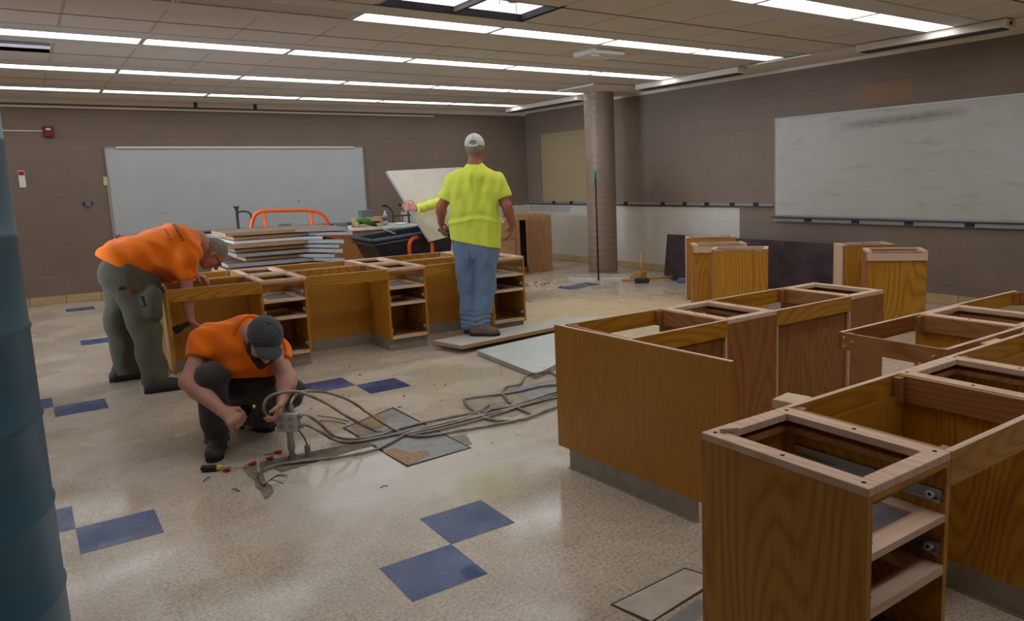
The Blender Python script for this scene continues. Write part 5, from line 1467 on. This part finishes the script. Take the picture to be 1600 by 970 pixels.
# ---------------------------------------------------------------- grey-haired man bending over the bench end
def person_bending():
    up = V3(0, 0, 1)
    Q = lambda u_, v_, y: on_y(u_, v_, y)
    yN, yF = 6.42, 6.84
    hipN, hipF = Q(201, 432, 6.50), Q(192, 424, 6.76)
    pel = Q(193, 428, 6.63)
    neck = Q(307, 374, 6.62); hc = Q(333, 396, 6.62)
    shN, shF = Q(293, 396, 6.40), Q(298, 380, 6.82)
    elN, wrN = Q(290, 455, 6.42), Q(297, 497, 6.45)
    wrF = V3(1.09, 6.83, .80); elF = V3(.98, 6.98, 1.0)
    knN, knF = Q(228, 520, 6.40), Q(186, 512, 6.82)
    anN, anF = Q(243, 592, 6.33), Q(200, 578, 6.86)
    pts = [hipN, hipF, neck, hc, shN, shF, elN, wrN, wrF, elF, knN, knF, anN, anF]
    lo = np.min([npv(p) for p in pts], 0)-.28; hi = np.max([npv(p) for p in pts], 0)+.28; lo[2] = -.02
    B = Field(lo, hi, .006)
    B.cap(pel, Q(270, 392, 6.62), .11, .12, .03); B.cap(shN, shF, .055, .055, .05); B.cap(Q(270, 392, 6.62), neck, .1, .07, .04)
    B.cap(neck, hc-(hc-neck).normalized()*.04, .064, .06, .03)
    face = (V3(.42, 0.05, -.9)+V3(0, -.10, 0)).normalized(); hup = V3(.86, -.05, .42)
    f, u_, r_ = head(B, hc, face, hup, 1.02)
    for sh, el, wr in ((shN, elN, wrN), (shF, elF, wrF)):
        B.cap(sh, el, .055, .048, .02); m_ = el.lerp(wr, .3); B.cap(el, m_, .047, .049, .02); B.cap(m_, wr, .047, .031, .02)
    for hp, kn, an in ((hipN, knN, anN), (hipF, knF, anF)):
        B.cap(hp, kn, .08, .055, .03); B.cap(kn, an, .05, .04, .02)
    hand(B, wrN, V3(.25, 0.0, -1), V3(1, .15, .1), V3(0, -1, 0), 1.05, .75)
    hand(B, wrF, V3(.75, -.25, -.45), V3(.1, .1, -1), V3(0, -1, .1), 1.05, .55)
    root = B.mesh('person', SK2)
    F = Field(lo, hi, .007)
    F.cap(Q(190, 408, 6.54), Q(272, 385, 6.50), .150, .155, .06); F.cap(Q(186, 406, 6.72), Q(272, 378, 6.74), .150, .150, .06)
    F.cap(Q(200, 416, 6.62), Q(268, 406, 6.60), .14, .17, .05)
    F.cap(Q(262, 382, 6.62), neck-V3(.03, 0, 0), .15, .085, .05)
    F.cap(shN, shF, .085, .085, .06)
    sN = Q(291, 424, 6.41)
    F.cap(shN, sN, .088, .074, .04); F.cap(shF, shF.lerp(elF, .55), .085, .07, .04)
    F.cap(Q(255, 400, 6.45), sN, .08, .06, .05)
    F.wrinkle(folds([((.8, .1, .6), 40, .5), ((.6, .5, -1), 34, .5), ((1, .5, .4), 66, .3)], .010, 12))
    def local_cut(Fi, p, n, c, rad_):
        p, n, c = npv(p), npv(Vector(n).normalized()), npv(c)
        ax = [Fi.lo[i]+Fi.v*np.arange(Fi.n[i]) for i in range(3)]; X, Y, Z_ = np.meshgrid(*ax, indexing='ij')
        d = (X-p[0])*n[0]+(Y-p[1])*n[1]+(Z_-p[2])*n[2]; near = ((X-c[0])**2+(Y-c[1])**2+(Z_-c[2])**2) < rad_**2
        Fi.D = np.where(near, np.maximum(Fi.D, d), Fi.D).astype(np.float32)
    local_cut(F, Q(291, 436, 6.41), V3(.05, 0, -1), Q(290, 452, 6.41), .13)
    local_cut(F, shF.lerp(elF, .6), elF-shF, elF, .2)
    # hem plane: from the small of the back down to the belly
    a = Q(157, 404, 6.6); b = Q(280, 457, 6.6); hd_ = (b-a).normalized(); hn = V3(-(-hd_.z), 0, -hd_.x)
    hn = V3(hd_.z, 0, -hd_.x)
    F.half(a, hn)
    local_cut(F, neck+V3(.035, 0, -.01), (hc-neck), neck+V3(.08, 0, -.05), .17)
    sh_o = F.mesh('shirt', ORN, root)
    J = Field(lo, hi, .007)
    J.cap(Q(194, 428, 6.52), Q(190, 426, 6.76), .160, .160, .05)
    J.cap(Q(225, 440, 6.52), Q(225, 440, 6.72), .12, .12, .05)
    J.cap(hipN, knN, .135, .098, .03); J.cap(knN, anN+V3(0, 0, .03), .098, .086, .02); J.cap(anN+V3(0, 0, .03), anN, .088, .090, .02)
    J.cap(hipF, knF, .130, .096, .03); J.cap(knF, anF, .096, .085, .02)
    J.cap(Q(238, 462, 6.36), Q(240, 488, 6.35), .07, .07, .04)
    J.wrinkle(folds([((.3, .1, 1), 26, .4), ((1, .2, -.6), 34, .5), ((.9, .3, .5), 52, .3)], .009, 14))
    J.half(Q(157, 404, 6.6)+V3(0, 0, .03)+hn*-.03, -hn)
    J.half(V3(0, 0, .055), -up)
    pant = J.mesh('trousers', GREENP, root)
    hN, tN = V3(.60, 6.30, 0), V3(.90, 6.26, 0); hF, tF = V3(.43, 6.88, 0), V3(.72, 6.86, 0)
    for h_, t_ in ((hN, tN), (hF, tF)):
        S_ = Field(np.min([npv(h_), npv(t_)], 0)-.1, np.max([npv(h_), npv(t_)], 0)+.18, .006)
        shoe(S_, h_, t_); S_.half(V3(0, 0, .012), V3(0, 0, -1)); b_ = S_.mesh('shoe', BOOT, root); sole(h_, t_, 'shoe_sole', b_)
    R_ = np.array([npv(r_), npv(f), npv(u_)]).T
    Hh_ = Field(npv(hc)-.2, npv(hc)+.2, .005)
    Hh_.ell(hc+u_*.026-f*.018, (.084, .098, .094), R_, .01)
    Hh_.wrinkle(folds([((1, .3, .5), 160, .5), ((.2, 1, .6), 130, .5)], .003, 4))
    Hh_.half(hc+u_*.045+f*.065, f-u_*.55); Hh_.half(hc-u_*.055, -u_-f*.0)
    # clear round the ears
    for sg in (1, -1): Hh_.ell(hc-u_*.02+f*.01+r_*sg*.082, (.03, .03, .045), R_, .006, 'cut')
    Hh_.mesh('hair', GREYH, root)
    # glasses
    e = hc-u_*.008+f*.100
    gl = None
    for sg in (1, -1):
        ring_ = [e+r_*sg*.032+r_*.024*math.cos(a)+u_*.017*math.sin(a) for a in np.linspace(0, 2*math.pi, 17)]
        o = MB().tube(ring_, .0025, 6, False).build('glasses_rim', MT['dark'], root)
        MB().tube([e+r_*sg*.056+u_*.005, hc+r_*sg*.082+f*.03, hc+r_*sg*.083-f*.02-u_*.005], .0028, 6).build('glasses_arm', MT['dark'], root)
    MB().tube([e+r_*.008, e-r_*.008], .0025, 6).build('glasses_bridge', MT['dark'], root)
    # belt pouch, red tag, pocket knife on the trousers (found on the near surface)
    dg = bpy.context.evaluated_depsgraph_get()
    def stick(target, u0, v0, obj_fn, name, mat, push=.0):
        org = V3(0, 0, CAM_H); d = _ray(u0, v0).normalized()
        ok, loc, nor, _ = target.ray_cast(org, d)
        return (loc, nor) if ok else (None, None)
    for (u0, v0, sx_, sz_, mt_, nm) in ((208, 453, .026, .045, MT['alarm'], 'red_tag'), (222, 471, .040, .075, MT['dark'], 'belt_pouch'), (189, 450, .035, .020, MT['dark'], 'pocket_clip')):
        loc, nor = stick(pant, u0, v0, None, nm, mt_)
        if loc is None: continue
        o = MB().box(-sx_/2, sx_/2, -.012, .008, -sz_/2, sz_/2, .004).build(nm, mt_, root, loc=tuple(loc)); o.rotation_euler = (0, rad(-18), math.atan2(nor.y, nor.x)+rad(90))
    # printed word on the back of the shirt
    def print_text(body, size, u0, v0, du, dv, target, name):
        cu = bpy.data.curves.new(name, 'FONT'); cu.body = body; cu.size = 1.0; cu.extrude = 0; cu.resolution_u = 3
        o = bpy.data.objects.new('tmp', cu); COL.objects.link(o); bpy.context.view_layer.update()
        me = bpy.data.meshes.new_from_object(o.evaluated_get(bpy.context.evaluated_depsgraph_get())); bpy.data.objects.remove(o)
        bm = bmesh.new(); bm.from_mesh(me); bmesh.ops.subdivide_edges(bm, edges=bm.edges, cuts=1)
        for v in bm.verts:
            u_1 = u0+du[0]*v.co.x+dv[0]*v.co.y; v_1 = v0+du[1]*v.co.x+dv[1]*v.co.y
            ok, loc, nor, _ = target.ray_cast(V3(0, 0, CAM_H), _ray(u_1, v_1).normalized())
            v.co = loc+nor*.0025 if ok else V3(0, 0, -50)
        bmesh.ops.delete(bm, geom=[v for v in bm.verts if v.co.z < -10], context='VERTS')
        bm.to_mesh(me); bm.free(); me.materials.append(MT['ink'])
        t = bpy.data.objects.new(name, me); COL.objects.link(t); t.parent = target; return t
    print_text('inton', 1, 268, 349.5, (7.6, 13.0), (11.0, .5), sh_o, 'back_print')
    print_text('OST S', 1, 256, 357.5, (3.6, 6.8), (5.0, .5), sh_o, 'back_print_small')
    finish(root, 'person in orange t-shirt and grey-green trousers bending over the bench end', None)
    # cordless drill in the near hand
    g = wrN+V3(.02, 0, -.06)
    t = empty('power_drill', tuple(g+V3(-.03, 0, .02)), 0, 'black and silver cordless drill held inside the knee space of the bench', 'drill')
    t.rotation_euler = (0, rad(65), rad(-20)); t.scale = (.62, .62, .62)
    MB().box(-.035, .03, -.03, .03, -.10, .03, .008).build('grip', MT['dark'], t)
    MB().tube([(-.07, 0, .045), (.06, 0, .045), (.06, 0, .045), (.10, 0, .045)], [.034, .034, .022, .018], 16).build('motor_body', MT['steel'], t, smooth=True)
    MB().tube([(-.09, 0, .05), (-.07, 0, .05)], .028, 16).build('rear_cap', MT['steel'], t)
    MB().box(-.05, .045, -.04, .04, -.19, -.10, .008).build('battery', MT['dark'], t)
    MB().tube([(.10, 0, .045), (.15, 0, .045)], .008, 10).build('chuck', MT['chrome'], t)

# ---------------------------------------------------------------- crouching electrician
def person_crouching():
    hd = 4.20; up = V3(0, 0, 1)
    fw_h = V3(HN.x, HN.y, 0); rt_h = V3(HN.y, -HN.x, 0)
    P = lambda u_, v_, o=0: on_h(u_, v_, hd+o)
    pel = P(362, 622, .42); pel.z = max(pel.z, .26)
    chest = P(378, 560, .16)
    neck = P(388, 515, .04); hc = P(413, 530, -.12)
    shR, shL = P(324, 533, .05), P(427, 548, .02)
    elR, wrR = P(296, 596, -.10), P(345, 640, -.24)
    elL, wrL = P(449, 593, -.08), P(441, 622, -.20)
    knR, anR = P(330, 590, -.10), P(339, 682, -.06)
    knL, anL = P(450, 612, .06), P(392, 666, .34)
    hipR, hipL = pel-rt_h*.11, pel+rt_h*.11
    pts = [pel, chest, neck, hc, shR, shL, elR, wrR, elL, wrL, knR, anR, knL, anL]
    lo = np.min([npv(p) for p in pts], 0)-.25; hi = np.max([npv(p) for p in pts], 0)+.25; lo[2] = -.02
    B = Field(lo, hi, .005)
    B.cap(pel, chest, .11, .12, .03); B.cap(shR, shL, .055, .055, .04); B.cap(chest, neck, .10, .065, .04)
    face = (V3(0, 0, -.66)-fw_h*.58+rt_h*.34).normalized(); hup = (up*1.0+rt_h*.32-fw_h*.25)
    B.cap(neck, hc-(hc-neck).normalized()*.03, .066, .062, .03)
    f, u_, r_ = head(B, hc, face, hup, 1.04)
    B.cap(shR, elR, .060, .052, .02); m_ = elR.lerp(wrR, .28); B.cap(elR, m_, .052, .054, .02); B.cap(m_, wrR, .053, .032, .02)
    B.cap(shL, elL, .058, .050, .02); m_ = elL.lerp(wrL, .3); B.cap(elL, m_, .050, .050, .02); B.cap(m_, wrL, .048, .031, .02)
    for hp, kn, an in ((hipR, knR, anR), (hipL, knL, anL)):
        B.cap(hp, kn, .085, .06, .02); B.cap(kn, an, .055, .04, .02)
    hand(B, wrR, P(368, 656, -.26)-wrR, -up*.8+fw_h*.5+rt_h*-.1, rt_h*.3+up*.9, 1.14, 1.15)
    hand(B, wrL, P(436, 641, -.235)-wrL, -rt_h*.75-fw_h*.5, -fw_h*.8-rt_h*.2, 1.04, .7)
    root = B.mesh('person', SK3)
    F = Field(lo, hi, .006)
    F.cap(P(350, 548, .10), P(345, 585, .26), .135, .13, .06); F.cap(P(408, 560, .06), P(390, 590, .24), .125, .12, .06)
    F.cap(P(378, 535, .09), P(372, 592, .20), .14, .13, .05); F.cap(P(380, 560, .04), P(385, 575, .06), .12, .10, .05)
    F.cap(shR, shL, .082, .078, .06); F.cap(shR, neck, .08, .075, .05); F.cap(shL, neck, .075, .07, .05)
    eR = shR.lerp(elR, .42); eL = shL.lerp(elL, .30)
    F.cap(shR, eR, .086, .080, .04); F.cap(shL, eL, .082, .076, .04)
    F.wrinkle(folds([((.9, .2, .6), 55, .5), ((.6, .5, -1), 45, .5), ((1, .5, .4), 90, .3)], .009, 22))
    def local_cut(Fi, p, n, c, rad_):
        p, n, c = npv(p), npv(Vector(n).normalized()), npv(c)
        ax = [Fi.lo[i]+Fi.v*np.arange(Fi.n[i]) for i in range(3)]; X, Y, Z_ = np.meshgrid(*ax, indexing='ij')
        d = (X-p[0])*n[0]+(Y-p[1])*n[1]+(Z_-p[2])*n[2]; near = ((X-c[0])**2+(Y-c[1])**2+(Z_-c[2])**2) < rad_**2
        Fi.D = np.where(near, np.maximum(Fi.D, d), Fi.D).astype(np.float32)
    local_cut(F, shR.lerp(elR, .47), elR-shR, elR, .16); local_cut(F, shL.lerp(elL, .36), elL-shL, elL, .13)
    local_cut(F, neck+(hc-neck).normalized()*.02, (hc-neck), hc, .155)
    F.half(P(375, 590, .0), -up+fw_h*-.15)
    F.mesh('shirt', ORN, root)
    # collar standing at the nape
    cc = neck+(hc-neck).normalized()*.028; ax_ = (hc-neck).normalized(); e1 = ax_.orthogonal().normalized(); e2 = ax_.cross(e1)
    MB().tube([cc+(e1*math.cos(a)+e2*math.sin(a))*.084 for a in np.linspace(0, 2*math.pi, 25)], .013, 8, False).build('shirt_collar', ORN, root, smooth=True)
    J = Field(lo, hi, .006)
    J.cap(hipR, hipL, .135, .135, .05); J.cap(pel, P(372, 590, .22), .13, .12, .05)
    J.cap(hipR, knR, .118, .084, .03); J.cap(knR, knR.lerp(anR, .5), .084, .078, .025); J.cap(knR.lerp(anR, .5), anR-up*.02, .078, .068, .02)
    J.cap(hipL, knL, .120, .088, .03); J.cap(knL, anL-up*.03, .086, .072, .02)
    J.cap(P(350, 600, .12), P(425, 606, .10), .085, .08, .04)
    J.wrinkle(folds([((.3, .1, 1), 45, .45), ((1, .2, -.6), 55, .5), ((.9, .3, .5), 75, .3)], .009, 24))
    _p = P(378, 600, .25); local_cut(J, P(378, 580, .2), up, P(378, 560, .22), .22)
    J.half(V3(0, 0, .055), -up)
    J.mesh('trousers', DARKP, root)
    bR0 = on_z(334, 702); bR1 = on_z(357, 722); dR = (bR1-bR0).normalized(); hR, tR = bR0, bR0+dR*.30
    hR = V3(anR.x, anR.y, 0)-(-fw_h*.93+rt_h*.30).normalized()*.09; tR = hR+(-fw_h*.93+rt_h*.30).normalized()*.29
    dL = (rt_h*.88-fw_h*.45).normalized(); hL = V3(anL.x, anL.y, 0)-dL*.10; tL = hL+dL*.29
    for h_, t_ in ((hR, tR), (hL, tL)):
        d_ = (t_-h_).normalized()
        S_ = Field(np.min([npv(h_), npv(t_)], 0)-.1, np.max([npv(h_), npv(t_)], 0)+.22, .005)
        shoe(S_, h_, t_, hi=.15); S_.half(V3(0, 0, .014), V3(0, 0, -1)); b_ = S_.mesh('boot', BOOT, root); sole(h_, t_, 'boot_sole', b_)
        n_ = V3(-d_.y, d_.x, 0)
        for k in range(4):
            c_ = h_+d_*(.105+.028*k)+V3(0, 0, .135-.018*k)
            MB().tube([c_-n_*.025-V3(0, 0, .012), c_+V3(0, 0, .004), c_+n_*.025-V3(0, 0, .012)], .0035, 6).build('boot_lace', MT['iron'], b_, smooth=True)
    # cap with bill, cap crown towards us
    R_ = np.array([npv(r_), npv(f), npv(u_)]).T
    C = Field(npv(hc)-.26, npv(hc)+.26, .005)
    C.ell(hc+u_*.034-f*.008, (.092, .110, .100), R_, .01)
    C.half(hc+u_*.010, -u_+f*.05)
    cp = C.mesh('cap', CAPG, root)
    C2 = Field(npv(hc)-.28, npv(hc)+.30, .004)
    C2.ell(hc+u_*.012+f*.105, (.078, .085, .05), R_, .01); C2.ell(hc-u_*.004+f*.095, (.076, .088, .050), R_, .003, 'cut'); C2.half(hc+u_*.016, -u_+f*.15); C2.half(hc+f*.075, -f)
    C2.mesh('cap_bill', CAPG, cp)
    for k in range(6):
        a0 = k*math.pi/3+.5; ca, sa = math.cos(a0), math.sin(a0)
        pts_ = [hc+u_*(.034+.1005*math.sin(b))+(r_*ca*.0925+f*sa*.1105)*math.cos(b)-f*.008 for b in np.linspace(.0, 1.57, 9)]
        MB().tube(pts_, .0015, 6).build('cap_seam', CAPG, cp, smooth=True)
    MB().lathe([(.008, 0), (.009, .003), (.004, .007)], tuple(hc+u_*.134-f*.008), 12).build('cap_button', CAPG, cp)
    # beard and hair
    Bd = Field(npv(hc)-.2, npv(hc)+.2, .004)
    Bd.ell(hc-u_*.075+f*.040, (.068, .068, .062), R_, .02); Bd.cap(hc-u_*.125+f*.06, hc-u_*.145+f*.065, .035, .025, .03)
    for sg in (1, -1): Bd.cap(hc-u_*.01+f*.005+r_*sg*.066, hc-u_*.07+f*.02+r_*sg*.052, .018, .028, .02)
    Bd.wrinkle(folds([((1, .3, .5), 190, .5), ((.2, 1, .6), 150, .5)], .003, 4))
    Bd.ell(hc-u_*.035+f*.085, (.042, .05, .032), R_, .01, 'cut'); Bd.half(hc+u_*.0, u_)
    Bd.mesh('beard', BROWNH, root)
    Hh_ = Field(npv(hc)-.2, npv(hc)+.2, .005)
    Hh_.ell(hc+u_*.0-f*.014, (.083, .096, .07), R_, .01); Hh_.half(hc-u_*.05, -u_); Hh_.half(hc+f*.02, f); Hh_.half(hc+u_*.03, u_)
    for sg in (1, -1): Hh_.ell(hc-u_*.02+f*.005+r_*sg*.084, (.03, .03, .04), R_, .006, 'cut')
    Hh_.mesh('hair', BROWNH, root)
    finish(root, 'person in orange t-shirt and dark cap crouching by the outlet box', None)

person_standing()
_wr, _hd = person_hidden()
person_bending()
person_crouching()
# the white board the hidden worker holds up
pts = [on_y(605, 267, 8.00), on_y(673, 377, 7.86), on_y(789, 347, 8.62), on_y(722, 261, 8.76)]
t = empty('held_board', (0, 0, 0), 0, 'white board held up at a slant by the yellow sleeved arm', 'board')
n = (pts[1]-pts[0]).cross(pts[3]-pts[0]).normalized()
if n.y > 0: n = -n
MB().hull([p-n*.032 for p in pts], [p-n*.002 for p in pts]).build('core', MT['lamg'], t)
MB().hull([p-n*.002 for p in pts], pts).build('laminate_face', plain('warm_white_laminate', srgb(232, 226, 214), .4, vary=.04), t)
